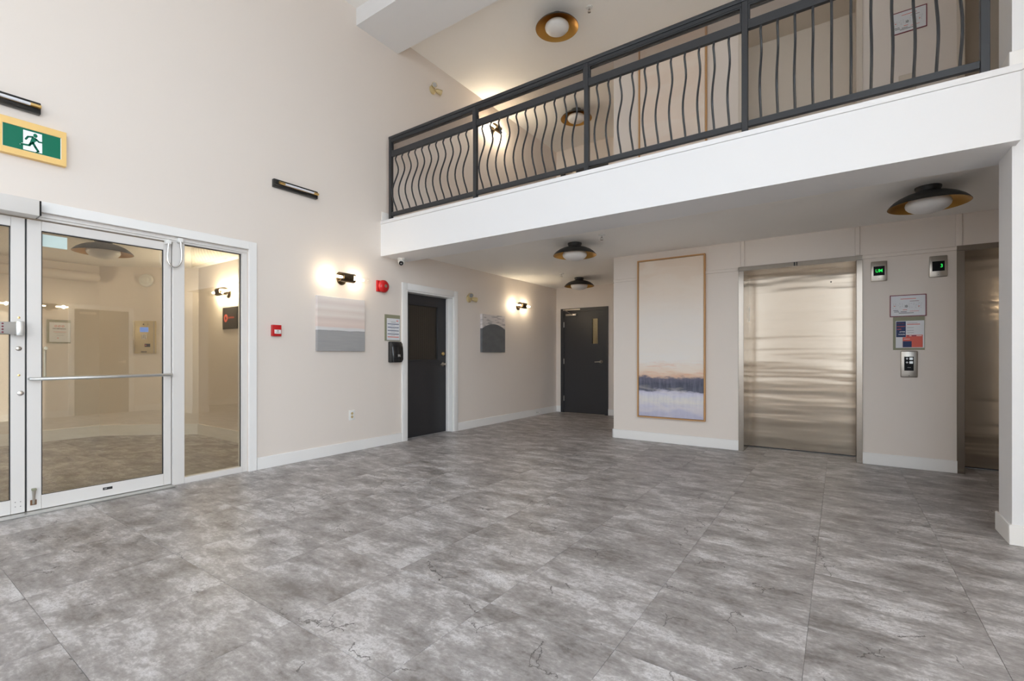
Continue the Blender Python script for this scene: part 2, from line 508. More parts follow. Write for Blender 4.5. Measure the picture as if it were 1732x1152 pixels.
# ------------------------------------------------------------------ measures
yF, yE, yW, yD = 4.178, 6.568, 8.942, 6.955
xR = 7.4
zB, zC, zF2, zT, zU = 2.535, 2.654, 3.0, 3.006, 5.618
xCore = 2.306
ST = (-0.20, 2.455, 2.305)          # storefront opening y0, y1, height
D1 = (4.635, 5.62, 2.14)            # service door opening
FD = (0.165, 1.155, 2.165)          # far door opening (x)
EL = ((4.05, 5.20), (6.09, 7.24))   # lift openings (x)
EH = 2.277

# ------------------------------------------------------------------ the setting
fl = struct(M().box(-0.25, xR + 0.2, YB - 0.2, 10.8, -0.12, -0.003).build('floor', 'tile'), 'grey mottled concrete-look tile floor of the lobby')
TS, TX, TY, J = 0.64, 4.929, 1.82, 0.0016
tile_mesh = {}
def tile(x0, x1, y0, y1, parent):
    x0 += J / 2; x1 -= J / 2; y0 += J / 2; y1 -= J / 2
    if x1 - x0 < 0.012 or y1 - y0 < 0.012:
        return
    key = (round(x1 - x0, 4), round(y1 - y0, 4))
    c = Vector(((x0 + x1) / 2, (y0 + y1) / 2, -0.002))
    if key not in tile_mesh:
        hx, hy, e = key[0] / 2, key[1] / 2, 0.0008
        bm = bmesh.new()
        a = [bm.verts.new(p) for p in ((-hx, -hy, -0.001), (hx, -hy, -0.001), (hx, hy, -0.001), (-hx, hy, -0.001))]
        b = [bm.verts.new(p) for p in ((-hx, -hy, 0.0012), (hx, -hy, 0.0012), (hx, hy, 0.0012), (-hx, hy, 0.0012))]
        d = [bm.verts.new(p) for p in ((-hx + e, -hy + e, 0.002), (hx - e, -hy + e, 0.002), (hx - e, hy - e, 0.002), (-hx + e, hy - e, 0.002))]
        bm.faces.new(list(reversed(a)))
        bm.faces.new(d)
        for q, r in ((a, b), (b, d)):
            for i in range(4):
                bm.faces.new((q[i], q[(i + 1) % 4], r[(i + 1) % 4], r[i]))
        me = bpy.data.meshes.new('tile')
        bm.to_mesh(me)
        bm.free()
        me.materials.append(MT['tile'])
        tile_mesh[key] = me
    o = bpy.data.objects.new('tile', tile_mesh[key])
    C.objects.link(o)
    o.parent = parent
    o.location = c - Vector(parent.location)
def lay(x0, x1, y0, y1, parent):
    i = math.floor((x0 - TX) / TS)
    while TX + i * TS < x1 - 1e-6:
        j = math.floor((y0 - TY) / TS)
        while TY + j * TS < y1 - 1e-6:
            tile(max(x0, TX + i * TS), min(x1, TX + (i + 1) * TS), max(y0, TY + j * TS), min(y1, TY + (j + 1) * TS), parent)
            j += 1
        i += 1
yS = TY + 7 * TS   # 6.30: the last full row in front of the lift wall
lay(0.0, xR, TY - 5 * TS, yE, fl)
lay(0.0, xCore, yE, yW, fl)
for a, b in EL:
    lay(a, b, yE, yD, fl)

wl = M()
cells(wl, 'y', YB - 0.2, 9.1, 0, zU, -0.2, 0.0, [(ST[0], ST[1], 0, ST[2]), (D1[0], D1[1], 0, D1[2])])
struct(wl.build('wall_left', 'wall'), 'tall cream wall with the glass entrance and a charcoal door')
wr = M()
cells(wr, 'y', YB - 0.2, 9.1, 0, zU, xR, xR + 0.2, [(a, b, WZ0, WZ1) for a, b in WINY])
struct(wr.build('wall_right', 'wall'), 'cream right-hand wall of the lobby with two tall windows')
wb = M()
cells(wb, 'x', 0, xR, 0, zU, YB - 0.2, YB, [(a, b, WZ0, WZ1) for a, b in WINX])
struct(wb.build('wall_back', 'wall'), 'cream wall with two tall windows behind the viewpoint')
we = M()
cells(we, 'x', xCore, xR, 0, zU, yE, 7.02, [(a, b, 0, EH) for a, b in EL] + [(a, b, zF2, zF2 + EH + 0.03) for a, b in EL])
struct(we.build('wall_elevator', 'wall'), 'cream wall that holds the two lifts')
struct(M().box(xCore, xCore + 0.14, 7.02, yW, 0, zU).build('wall_core', 'wall'), 'cream side wall of the lift core')
wf = M()
cells(wf, 'x', 0, xCore + 0.14, 0, zU, yW, 9.1, [(FD[0], FD[1], 0, FD[2]), (FD[0], FD[1], zF2, zF2 + FD[2])])
struct(wf.build('wall_far', 'wall'), 'cream end wall of the corridor behind the lifts')
struct(M().box(5.945, 6.87, 4.28, 4.58, 0, zB).box(5.945, xR, 4.28, 4.58, zB, zU).build('wall_wing', 'fascia'), 'white full-height column wall at the right edge')
struct(M().box(-0.2, xR + 0.2, YB - 0.2, 10.8, zU, zU + 0.12).build('ceiling_upper', 'ceil'), 'upper ceiling over lobby and gallery')
struct(M().box(0, xR, 4.64, yE, zC, zF2).box(0, xCore, yE, yW, zC, zF2).build('ceiling_lower', 'ceil'), 'low ceiling under the gallery')
struct(M().box(0, 5.962, yF, 4.64, zB, zT - 0.045).box(5.962, xR, 4.58, 4.64, zB, zT).build('wall_fascia', 'fascia'), 'white fascia beam below the gallery railing')
struct(M().box(0, 5.968, yF - 0.006, 4.64, zT - 0.042, zT, bevel=0.002).build('trim_1', 'fascia'), 'white cap strip along the top of the gallery fascia')
struct(M().box(0, xR, 3.788, 4.476, 5.402, zU).build('ceiling_beam', 'fascia'), 'dropped beam box across the upper ceiling')
# stair landing seen through the door lite
st = M().box(-0.3, -0.15, 9.1, 10.8, 0, zU).box(1.7, 1.85, 9.1, 10.8, 0, zU).box(-0.3, 1.85, 10.7, 10.8, 0, zU).box(-0.15, 1.7, 9.1, 10.7, zC, zF2)
struct(st.build('wall_stair', 'wall'), 'cream stair landing behind the corridor door')

# baseboards
BH, BT = 0.128, 0.016
def base(n, boxes, z=0.0, label='white baseboard'):
    mb = M()
    for x0, x1, y0, y1 in boxes:
        mb.box(x0, x1, y0, y1, z, z + BH, bevel=0.003, seg=1)
    struct(mb.build('baseboard_' + n, 'trimw'), label)
base('left', [(0, BT, 2.54, D1[0] - 0.095)], label='white baseboard between the glass entrance and the charcoal door')
base('corridor', [(0, BT, D1[1] + 0.095, yW)], label='white baseboard past the charcoal door')
base('far', [(0, 0.116, yW - BT, yW), (1.203, xCore, yW - BT, yW)], label='white baseboard beside the far black door')
base('elevator', [(xCore - 0.012, 3.99, yE - BT, yE), (5.255, 6.034, yE - BT, yE)], label='white baseboard along the lift wall')
base('core', [(xCore - BT, xCore, yE - BT, yW)], label='white baseboard around the lift core')
base('wing', [(5.945 - BT, 6.87, 4.28 - BT, 4.28), (5.945 - BT, 5.945, 4.28, 4.58 + BT)], label='white baseboard around the wing wall')
base('upper', [(5.945 - BT, xR, 4.28 - BT, 4.28), (5.945 - BT, 5.945, 4.28, 4.58 + BT), (0, 0.012, yF + 0.01, yW)], z=zT, label='white baseboard on the gallery')
base('right', [(xR - BT, xR, YB, 2.65), (xR - BT, xR, 3.72, yE)], label='white baseboard of the right-hand wall')

# flat battens on the lift wall
def batten(n, x0, x1, z0, z1, label):
    struct(M().box(x0, x1, yE - 0.015, yE, z0, z1, bevel=0.005, seg=1).build('trim_%d' % n, 'wall'), label)
batten(2, xCore, 3.985, 2.282, 2.320, 'flat cream batten left of the first lift')
batten(3, 5.248, 6.032, 2.282, 2.324, 'flat cream batten between the two lifts')
batten(4, 4.013, 4.060, 2.33, zC, 'upright batten above the left jamb of the first lift')
batten(5, 5.186, 5.232, 2.33, zC, 'upright batten above the right jamb of the first lift')
batten(6, 6.020, 6.073, 2.326, zC, 'upright batten above the second lift')

# tall windows behind and beside the viewpoint
def window(n, loc, rz, ww, label):
    wdw = root('window_%d' % n, loc, rz)
    struct(wdw, label)
    hh = WZ1 - WZ0
    fr = M()
    t_ = 0.06
    fr.box(0, t_, -0.16, -0.06, 0, hh).box(ww - t_, ww, -0.16, -0.06, 0, hh).box(t_, ww - t_, -0.16, -0.06, 0, t_).box(t_, ww - t_, -0.16, -0.06, hh - t_, hh)
    fr.box(t_, ww - t_, -0.16, -0.06, 2.2, 2.28).box(ww / 2 - 0.03, ww / 2 + 0.03, -0.16, -0.06, t_, 2.2).box(ww / 2 - 0.03, ww / 2 + 0.03, -0.16, -0.06, 2.28, hh - t_)
    fr.build('window_frame', 'alu', wdw)
    for (x0, x1) in ((t_, ww / 2 - 0.03), (ww / 2 + 0.03, ww - t_)):
        for (z0, z1) in ((t_, 2.2), (2.28, hh - t_)):
            M().box(x0, x1, -0.114, -0.106, z0, z1).build('pane', 'glassw', wdw)
for i, (a, b) in enumerate(WINX):
    window(i + 1, (a, YB, WZ0), 0, b - a, ['tall white framed window behind the viewpoint near the entrance wall', 'tall white framed window behind the viewpoint in the far corner'][i])
for i, (a, b) in enumerate(WINY):
    window(i + 3, (xR, a, WZ0), R(90), b - a, ['tall white framed window of the right-hand wall, farther from the lifts', 'tall white framed window of the right-hand wall, nearer to the lifts'][i])

# vestibule
vx, vy0, vz = -4.1, -1.6, 2.55
vf = struct(M().box(-4.5, -0.25, -1.8, 3.6, -0.12, -0.003).build('floor_vestibule', 'tile'), 'grey tile floor of the vestibule')
lay(-4.1, 0.0, -1.1, 3.2, vf)
struct(M().box(vx - 0.15, vx, vy0 - 0.2, 2.28, 0, vz).build('wall_vestibule_back', 'wall'), 'back wall of the vestibule')
struct(M().zprism([(vx - 0.15, 2.28), (vx, 2.28), (-3.05, 3.2), (-3.05, 3.42), (vx - 0.15, 2.5)], 0, vz).build('wall_vestibule_angle', 'wall'), 'angled wall of the vestibule with the entry panel')
struct(M().box(-3.05, -0.2, 3.2, 3.42, 0, vz).build('wall_vestibule_side', 'wall'), 'side wall of the vestibule with the dark sign')
struct(M().box(-4.5, -0.2, -1.8, 3.6, vz, vz + 0.15).build('ceiling_vestibule', 'ceil'), 'vestibule ceiling')
vfw = M()
cells(vfw, 'x', vx - 0.15, -0.2, 0, vz, vy0 - 0.1, vy0, [])
struct(vfw.build('wall_vestibule_front', 'wall'), 'outer wall of the vestibule')
ang = math.atan2(3.2 - 2.28, -3.05 - vx)
bx = M().box(vx, vx + BT, vy0, 2.28, 0, 0.16).box(-3.05, -0.2, 3.2 - BT, 3.2, 0, 0.16)
nx, ny = math.sin(ang) * BT, -math.cos(ang) * BT
bx.zprism([(vx, 2.28), (vx + nx, 2.28 + ny), (-3.05 + nx, 3.2 + ny), (-3.05, 3.2)], 0, 0.16)
struct(bx.build('baseboard_vestibule', 'trimw'), 'white baseboard around the vestibule')
struct(M().box(-40, 40, -60, YB - 0.3, -0.3, -0.15).box(-40, -0.4, YB - 0.3, -1.9, -0.3, -0.15).build('ground', 'gravel'), 'paving outside the building')
duct = M()
duct.tube([(vx + 0.08, -1.5, 2.36)] + [(vx + 0.08, 2.20, 2.36)] + [(vx + 0.08, 2.20 + 0.07 * math.sin(k * math.pi / 12), 2.36) for k in range(1, 7)],
          [0.07, 0.07] + [max(0.07 * math.cos(k * math.pi / 12), 0.004) for k in range(1, 7)], 20)
tag(duct.build('ceiling_duct', 'wall'), 'pale rounded duct below the vestibule ceiling', 'duct')

# ------------------------------------------------------------------ storefront
cs = root('trim_7', (0, 0, 0))
struct(cs, 'white casing around the glass entrance')
M().box(0, 0.022, ST[1], ST[1] + 0.08, 0, ST[2] + 0.083, bevel=0.003, seg=1).build('side_casing', 'trimw', cs)
M().box(0, 0.022, ST[0] - 0.08, ST[0], 0, ST[2] + 0.083, bevel=0.003, seg=1).build('side_casing', 'trimw', cs)
M().box(0, 0.022, ST[0], ST[1], ST[2], ST[2] + 0.083, bevel=0.003, seg=1).build('head_casing', 'trimw', cs)

fx0, fx1 = -0.10, -0.02     # aluminium frame depth
sf = root('window_5', (0, 0, 0))
struct(sf, 'white aluminium storefront frame with a narrow sidelight')
hd = M().box(fx0, fx1, ST[0], ST[1], 2.255, ST[2])
hd.box(fx1, fx1 + 0.014, ST[0], ST[1], 2.272, 2.288)
hd.build('head_rail', 'alu', sf)
M().box(fx0, fx1, 1.787, 1.885, 0, 2.255, bevel=0.004, seg=1).build('mullion', 'alu', sf)
M().box(fx0, fx1, 2.405, ST[1], 0, 2.255, bevel=0.003, seg=1).build('jamb', 'alu', sf)
M().box(fx0, fx1, ST[0], -0.135, 0, 2.255, bevel=0.003, seg=1).build('jamb', 'alu', sf)
M().box(fx0, fx1, 1.885, 2.405, 0, 0.056, bevel=0.003, seg=1).build('sill_rail', 'alu', sf)
M().box(-0.066, -0.060, 1.880, 2.410, 0.05, 2.258).build('pane', 'glass', sf)
gk = M()
for (a, b, c, d) in ((1.885, 1.891, 0.056, 2.255), (2.399, 2.405, 0.056, 2.255)):
    gk.box(-0.058, -0.050, a, b, c, d)
gk.box(-0.058, -0.050, 1.891, 2.399, 2.249, 2.255)
gk.build('gasket', 'gasket', sf)
struct(M().box(-0.14, 0.055, ST[0], 1.787, 0, 0.012, bevel=0.004, seg=1).build('trim_8', 'alud'), 'metal threshold strip under the glass doors')

def leaf(name, y0, y1, gy0, gy1, label):
    d = root(name, (0, y0, 0))
    tag(d, label, kind='structure')
    z0, z1, g0, g1 = 0.016, 2.245, 0.122, 2.172
    a0, a1 = -0.085, -0.035
    Y = y1 - y0
    p0, p1 = gy0 - y0, gy1 - y0
    M().box(a0, a1, 0, p0, z0, z1, bevel=0.003, seg=1).build('stile', 'alu', d)
    M().box(a0, a1, p1, Y, z0, z1, bevel=0.003, seg=1).build('stile', 'alu', d)
    M().box(a0, a1, p0, p1, z0, g0, bevel=0.002, seg=1).build('bottom_rail', 'alu', d)
    M().box(a0, a1, p0, p1, g1, z1, bevel=0.002, seg=1).build('top_rail', 'alu', d)
    M().box(-0.063, -0.057, p0 - 0.004, p1 + 0.004, g0 - 0.004, g1 + 0.004).build('pane', 'glass', d)
    g = M()
    g.box(-0.056, -0.044, p0, p0 + 0.006, g0, g1).box(-0.056, -0.044, p1 - 0.006, p1, g0, g1).box(-0.056, -0.044, p0, p1, g1 - 0.006, g1).box(-0.056, -0.044, p0, p1, g0, g0 + 0.003)
    g.build('gasket', 'gasket', d)
    return d
dr = leaf('door_1', 0.838, 1.781, 0.918, 1.722, 'white aluminium glass door leaf with a long tubular push bar')
dl = leaf('door_2', -0.130, 0.828, -0.055, 0.752, 'white aluminium glass door leaf with the panic latch, cut off at the left edge')
struct(M().box(-0.075, -0.045, 0.8285, 0.8375, 0.016, 2.245).build('trim_9', 'gasket'), 'dark meeting gap between the two glass doors')
# right leaf hardware (local y = world y - 0.838)
q = 0.838
pb = M().tube([(-0.035, 0.853 - q, 1.026), (0.035, 0.853 - q, 1.026), (0.052, 0.870 - q, 1.026), (0.052, 1.740 - q, 1.030), (0.035, 1.757 - q, 1.030), (-0.035, 1.757 - q, 1.030)], 0.0125, 14)
tag(pb.build('push_bar', 'alud', dr), 'satin tubular push bar')
M().tube([(-0.085, 0.952 - q, 1.262), (-0.135, 0.952 - q, 1.262), (-0.150, 0.955 - q, 1.245), (-0.150, 0.955 - q, 1.035), (-0.135, 0.952 - q, 1.02), (-0.085, 0.952 - q, 1.02)], 0.0125, 14).build('pull_handle', 'alud', dr)
dh = M().box(-0.035, -0.028, 0.855 - q, 0.89 - q, 0.058, 0.098, bevel=0.002, seg=1)
tag(dh.build('door_holder', 'rust', dr), 'rusty bracket of the kick-down holder')
hold = [o for o in dr.children if o.name.startswith('door_holder')][0]
M().tube([(-0.020, 0.872 - q, 0.068), (-0.012, 0.872 - q, 0.125), (-0.008, 0.872 - q, 0.175)], [0.008, 0.008, 0.012], 10).build('holder_arm', 'satin', hold)
M().box(-0.02, 0.004, 0.858 - q, 0.886 - q, 0.173, 0.189, bevel=0.003, seg=1).build('rubber_foot', 'olive', hold)
lb = M().box(-0.035, -0.033, 1.288 - q, 1.352 - q, 0.073, 0.094, bevel=0.0008, seg=1).build('maker_plate', 'blackm', dr)
text('maker_lettering', 'ESP', 0.012, 'white', lb, -0.0326, 1.306 - q, 0.0835)
tag(M().box(-0.055, -0.0535, 0.921 - q, 1.070 - q, 2.055, 2.150, bevel=0.0005, seg=1).build('reflection', 'pgreen', dr), 'exit sign mirrored as a painted pale green film on the glass')  # reflection of an exit sign, laid on the pane as a thin coloured sheet
# left leaf hardware (local y = world y + 0.13)
q = -0.130
pn = M().box(-0.035, 0.04, 0.0 - q, 0.795 - q, 1.362, 1.452, bevel=0.006)
pn = tag(pn.build('panic_bar', 'alud', dl), 'silver panic bar')
M().box(-0.035, 0.044, 0.770 - q, 0.812 - q, 1.352, 1.460, bevel=0.004).build('end_cap', 'alud', pn)
sw = M()
for k in range(4):
    sw.lathe([(0.006, 0.0), (0.006, 0.004), (0.003, 0.006)], (0.04, 0.70 - q, 1.375 + 0.021 * k), 'x', 10)
sw.build('rivet', 'maroon', pn)
M().lathe([(0.017, 0), (0.017, 0.006), (0.012, 0.009)], (-0.035, 0.793 - q, 1.257), 'x', 20).build('lock_cylinder', 'satin', dl)
M().lathe([(0.019, 0), (0.019, 0.005), (0.014, 0.009), (0.004, 0.009)], (-0.035, 0.803 - q, 0.920), 'x', 20).build('lock_cylinder', 'chrome', dl)
for (yy, zz) in ((0.795, 1.490), (0.795, 1.055)):
    M().lathe([(0.008, 0), (0.008, 0.003), (0.004, 0.004)], (-0.035, yy - q, zz), 'x', 12).build('screw', 'brass', dl)
for (yy, zz) in ((0.776, 0.102), (0.804, 0.100), (0.776, 0.068), (0.804, 0.066)):
    M().lathe([(0.003, 0), (0.003, 0.001)], (-0.035, yy - q, zz), 'x', 8).build('screw_hole', 'gasket', dl)
# armoured cable loop
cab = root('door_cable_loop', (0.0, 1.79, 2.0))
tag(cab, 'looped metal armoured cable bridging the door and its mullion', 'cable')
pts = []
for k in range(25):
    tt = k / 24
    a = math.pi * tt
    pts.append((0.02, -0.047 * math.cos(a) * (1 + 0.75 * math.sin(a)), 0.235 - 0.235 * math.sin(a) ** 0.75 + 0.035 * tt))
M().tube(pts, 0.0075, 10).build('cable', 'chrome', cab)
M().box(-0.035, 0.028, -0.068, -0.025, 0.222, 0.262, bevel=0.008).build('end_cap', 'white', cab)
M().box(-0.02, 0.028, 0.025, 0.068, 0.255, 0.297, bevel=0.008).build('end_cap', 'white', cab)
# operator box
op = root('door_operator', (0.022, -0.28, 2.25))
tag(op, 'long silver automatic door operator box above the glass doors', 'door operator')
M().box(-0.04, 0.098, 0, 1.160, 0, 0.118, bevel=0.004).build('housing', 'alu', op)
M().box(-0.04, 0.094, 1.160, 1.171, 0.003, 0.115, bevel=0.002, seg=1).build('end_cap', 'gblack', op)

# ------------------------------------------------------------------ charcoal doors
sd = root('door_3', (0, D1[0], 0))
tag(sd, 'charcoal door with a dark screened upper panel in a white frame', kind='structure')
W1 = D1[1] - D1[0]
for (a, b) in ((-0.095, 0.0), (W1, W1 + 0.095)):
    M().box(0, 0.02, a, b, 0, D1[2] + 0.095, bevel=0.004).build('casing', 'trimw', sd)
M().box(0, 0.02, 0, W1, D1[2], D1[2] + 0.095, bevel=0.004).build('casing', 'trimw', sd)
M().box(-0.2, 0.0, 0, 0.022, 0, D1[2]).box(-0.2, 0.0, W1 - 0.022, W1, 0, D1[2]).box(-0.2, 0.0, 0.022, W1 - 0.022, D1[2] - 0.022, D1[2]).box(-0.105, -0.085, W1 - 0.036, W1 - 0.022, 0, D1[2] - 0.022).build('jamb', 'trimw', sd)
px0, px1, pz0, pz1 = 4.80 - D1[0], 5.405 - D1[0], 1.14, 1.962
sl = M()
a0, a1 = -0.19, -0.14
sl.box(a0, a1, 0.022, px0, 0.0, D1[2] - 0.022).box(a0, a1, px1, W1 - 0.022, 0.0, D1[2] - 0.022).box(a0, a1, px0, px1, 0.0, pz0).box(a0, a1, px0, px1, pz1, D1[2] - 0.022)
sl = sl.build('slab', 'door', sd)
M().box(-0.175, -0.160, px0, px1, pz0, pz1).build('screened_pane', 'screened', sd)
bd = M()
for (a, b, c, d_) in ((px0 - 0.02, px0 + 0.006, pz0 - 0.02, pz1 + 0.02), (px1 - 0.006, px1 + 0.02, pz0 - 0.02, pz1 + 0.02)):
    bd.box(-0.145, -0.132, a, b, c, d_, bevel=0.003, seg=1)
bd.box(-0.145, -0.132, px0, px1, pz0 - 0.02, pz0 + 0.006, bevel=0.003, seg=1).box(-0.145, -0.132, px0, px1, pz1 - 0.006, pz1 + 0.02, bevel=0.003, seg=1)
bd.build('glazing_bead', 'door', sd)
lv = M().lathe([(0.034, 0), (0.034, 0.006), (0.022, 0.02), (0.016, 0.05), (0.016, 0.058)], (-0.14, 5.53 - D1[0], 1.072), 'x', 24)
lv = tag(lv.build('lever', 'satin', sd), 'satin lever handle')
M().tube([(-0.09, 5.53 - D1[0], 1.072), (-0.085, 5.50 - D1[0], 1.072), (-0.085, 5.42 - D1[0], 1.068)], [0.012, 0.011, 0.008], 12).build('lever_arm', 'satin', lv)
tag(M().lathe([(0.03, 0), (0.03, 0.008), (0.022, 0.018), (0.01, 0.022)], (-0.14, 5.53 - D1[0], 1.236), 'x', 24).build('deadbolt', 'brass', sd), 'brass deadbolt')

def fardoor(name, z, label):
    d = root(name, (FD[0], yW, z), R(-90))
    # local x points to the viewer, local y to the right
    tag(d, label, kind='structure')
    W = FD[1] - FD[0]
    Ht = FD[2]
    fr = M().box(-0.12, 0.02, -0.048, 0.025, 0, Ht + 0.045).box(-0.12, 0.02, W - 0.025, W + 0.048, 0, Ht + 0.045).box(-0.12, 0.02, 0.025, W - 0.025, Ht - 0.025, Ht + 0.045)
    fr.build('frame', 'door', d)
    lx0, lx1, lz0, lz1 = 0.845 - FD[0], 0.972 - FD[0], 1.455, 1.975
    s_ = M()
    b0, b1 = -0.045, 0.003
    s_.box(b0, b1, 0.027, lx0, 0.008, Ht - 0.027).box(b0, b1, lx1, W - 0.027, 0.008, Ht - 0.027).box(b0, b1, lx0, lx1, 0.008, lz0).box(b0, b1, lx0, lx1, lz1, Ht - 0.027)
    s_.build('slab', 'door', d)
    lt = M().box(-0.026, -0.020, lx0, lx1, lz0, lz1).build('lite', 'lite', d)
    bd = M().box(0.003, 0.01, lx0 - 0.018, lx0, lz0 - 0.018, lz1 + 0.018).box(0.003, 0.01, lx1, lx1 + 0.018, lz0 - 0.018, lz1 + 0.018).box(0.003, 0.01, lx0, lx1, lz0 - 0.018, lz0).box(0.003, 0.01, lx0, lx1, lz1, lz1 + 0.018)
    bd.build('lite_frame', 'door', d)
    l = M().lathe([(0.033, 0), (0.033, 0.006), (0.02, 0.016), (0.015, 0.045), (0.015, 0.052)], (0.003, 1.048 - FD[0], 1.083), 'x', 24).build('lever', 'satin', d)
    M().tube([(0.048, 1.048 - FD[0], 1.083), (0.052, 1.02 - FD[0], 1.083), (0.052, 0.925 - FD[0], 1.078)], [0.012, 0.011, 0.008], 12).build('lever_arm', 'satin', l)
    for zz in (1.87, 1.09, 0.30):
        M().cyl((0.012, 0.026, zz - 0.055), (0.012, 0.026, zz + 0.055), 0.009, seg=10).build('hinge', 'satin', d)
    c = tag(M().box(0.003, 0.05, 0.25 - FD[0], 0.50 - FD[0], 2.05, 2.095, bevel=0.006).build('closer', 'satin', d), 'silver door closer')
    M().tube([(0.05, 0.41 - FD[0], 2.075), (0.075, 0.41 - FD[0], 2.08), (0.16, 0.34 - FD[0], 2.135), (0.03, 0.22 - FD[0], 2.178)], 0.007, 8).build('closer_arm', 'satin', c)
    M().box(0.02, 0.03, 0.18 - FD[0], 0.58 - FD[0], 2.17, 2.195).build('closer_bracket', 'satin', c)
    return d
fardoor('door_4', 0.0, 'black fire door with a narrow vision panel at the end of the corridor')
fardoor('door_5', zF2, 'black fire door at the end of the gallery above, mostly hidden by the railing')

# cased door on the right-hand wall (seen mirrored in the entrance glass)
rd = root('door_6', (xR, 3.62, 0), R(180))
tag(rd, 'charcoal door in a white casing mirrored in the entrance glass', kind='structure')
M().box(0, 0.02, -0.09, 0.0, 0, 2.24, bevel=0.003).build('casing', 'trimw', rd)
M().box(0, 0.02, 0.88, 0.97, 0, 2.24, bevel=0.003).build('casing', 'trimw', rd)
M().box(0, 0.02, 0.0, 0.88, 2.15, 2.24, bevel=0.003).build('casing', 'trimw', rd)
M().box(0, 0.008, 0.0, 0.88, 0.005, 2.15).build('slab', 'door', rd)
rl = M().lathe([(0.033, 0), (0.033, 0.006), (0.016, 0.016), (0.015, 0.05)], (0.008, 0.08, 1.08), 'x', 20).build('lever', 'satin', rd)
M().tube([(0.05, 0.08, 1.08), (0.055, 0.11, 1.08), (0.055, 0.20, 1.076)], [0.012, 0.011, 0.008], 10).build('lever_arm', 'satin', rl)
M().box(0.008, 0.05, 0.55, 0.80, 2.05, 2.095, bevel=0.005).build('closer', 'satin', rd)

# ------------------------------------------------------------------ lifts
def lift(name, x0, x1, z, mf, md, label, hh=EH, marks=True):
    e = root(name, (x0, yE, z), R(-90))
    tag(e, label, 'elevator')
    W = x1 - x0
    fw = 0.055
    dp = yD - yE
    for i, (a, b) in enumerate(((-fw - 0.006, 0.0), (W, W + fw))):
        jm = M().box(0, 0.014, a, b, 0, hh, bevel=0.002, seg=1)
        jm.box(-dp, 0.0, *((a + fw + 0.0, a + fw + 0.007) if i == 0 else (b - fw - 0.001, b - fw + 0.0)), 0, hh)
        jm.build('jamb', mf, e)
    M().box(0, 0.014, -fw - 0.006, W + fw, hh, hh + 0.05, bevel=0.002, seg=1).box(-dp, 0.0, 0, W, hh - 0.004, hh).build('header', mf, e)
    M().box(-dp - 0.045, -dp, 0, W, 0.012, hh).build('door_panel', md, e)
    M().box(-dp - 0.045, -dp - 0.005, 0, W, 0, 0.012).build('sill', 'gasket', e)
    M().lathe([(0.008, 0), (0.008, 0.003), (0.004, 0.003)], (-dp, W * 0.79, hh - 0.17), 'x', 14).build('key_hole', 'gasket', e)
    if marks:
        M().box(0.014, 0.017, W * 0.5 - 0.03, W * 0.5 - 0.016, hh + 0.004, hh + 0.046).box(0.014, 0.017, W * 0.5 - 0.006, W * 0.5 + 0.006, hh + 0.004, hh + 0.046).build('lantern_mark', 'gasket', e)
        M().box(-dp + 0.0, -dp + 0.004, 0.006, 0.014, hh - 0.62, hh - 0.42).build('edge_guide', 'satin', e)
    return e
lift('elevator_doorway', *EL[0], 0.0, 'steelf', 'steel', 'stainless lift doorway between the tall painting and the notices')
lift('elevator_doorway', *EL[1], 0.0, 'steelf', 'steel', 'stainless lift doorway partly hidden by the wing wall', marks=False)
lift('elevator_doorway', *EL[0], zF2, 'upframe', 'upframe', 'beige painted lift doorway on the gallery behind the railing', EH + 0.03, False)
lift('elevator_doorway', *EL[1], zF2, 'upframe', 'upframe', 'beige painted lift doorway on the gallery near the wing wall', EH + 0.03, False)

# ------------------------------------------------------------------ railing
yr = 4.238
rg = root('balcony_railing', (0, yr, zT))
tag(rg, 'charcoal metal gallery railing with wavy balusters', 'railing')
PX = (0.135, 1.585, 2.998, 4.411, 5.812)
hw = 0.023
for i, x in enumerate(PX):
    M().box(x - hw, x + hw, -hw, hw, 0.0, 1.075, bevel=0.003, seg=1).build('post', 'rail', rg)
tp = M().box(PX[0] - hw, PX[-1] + hw, -0.027, 0.027, 1.075, 1.112, bevel=0.005).box(PX[0], PX[-1], -0.018, 0.018, 1.045, 1.075)
tp.build('top_rail', 'rail', rg)
b0 = bal = None
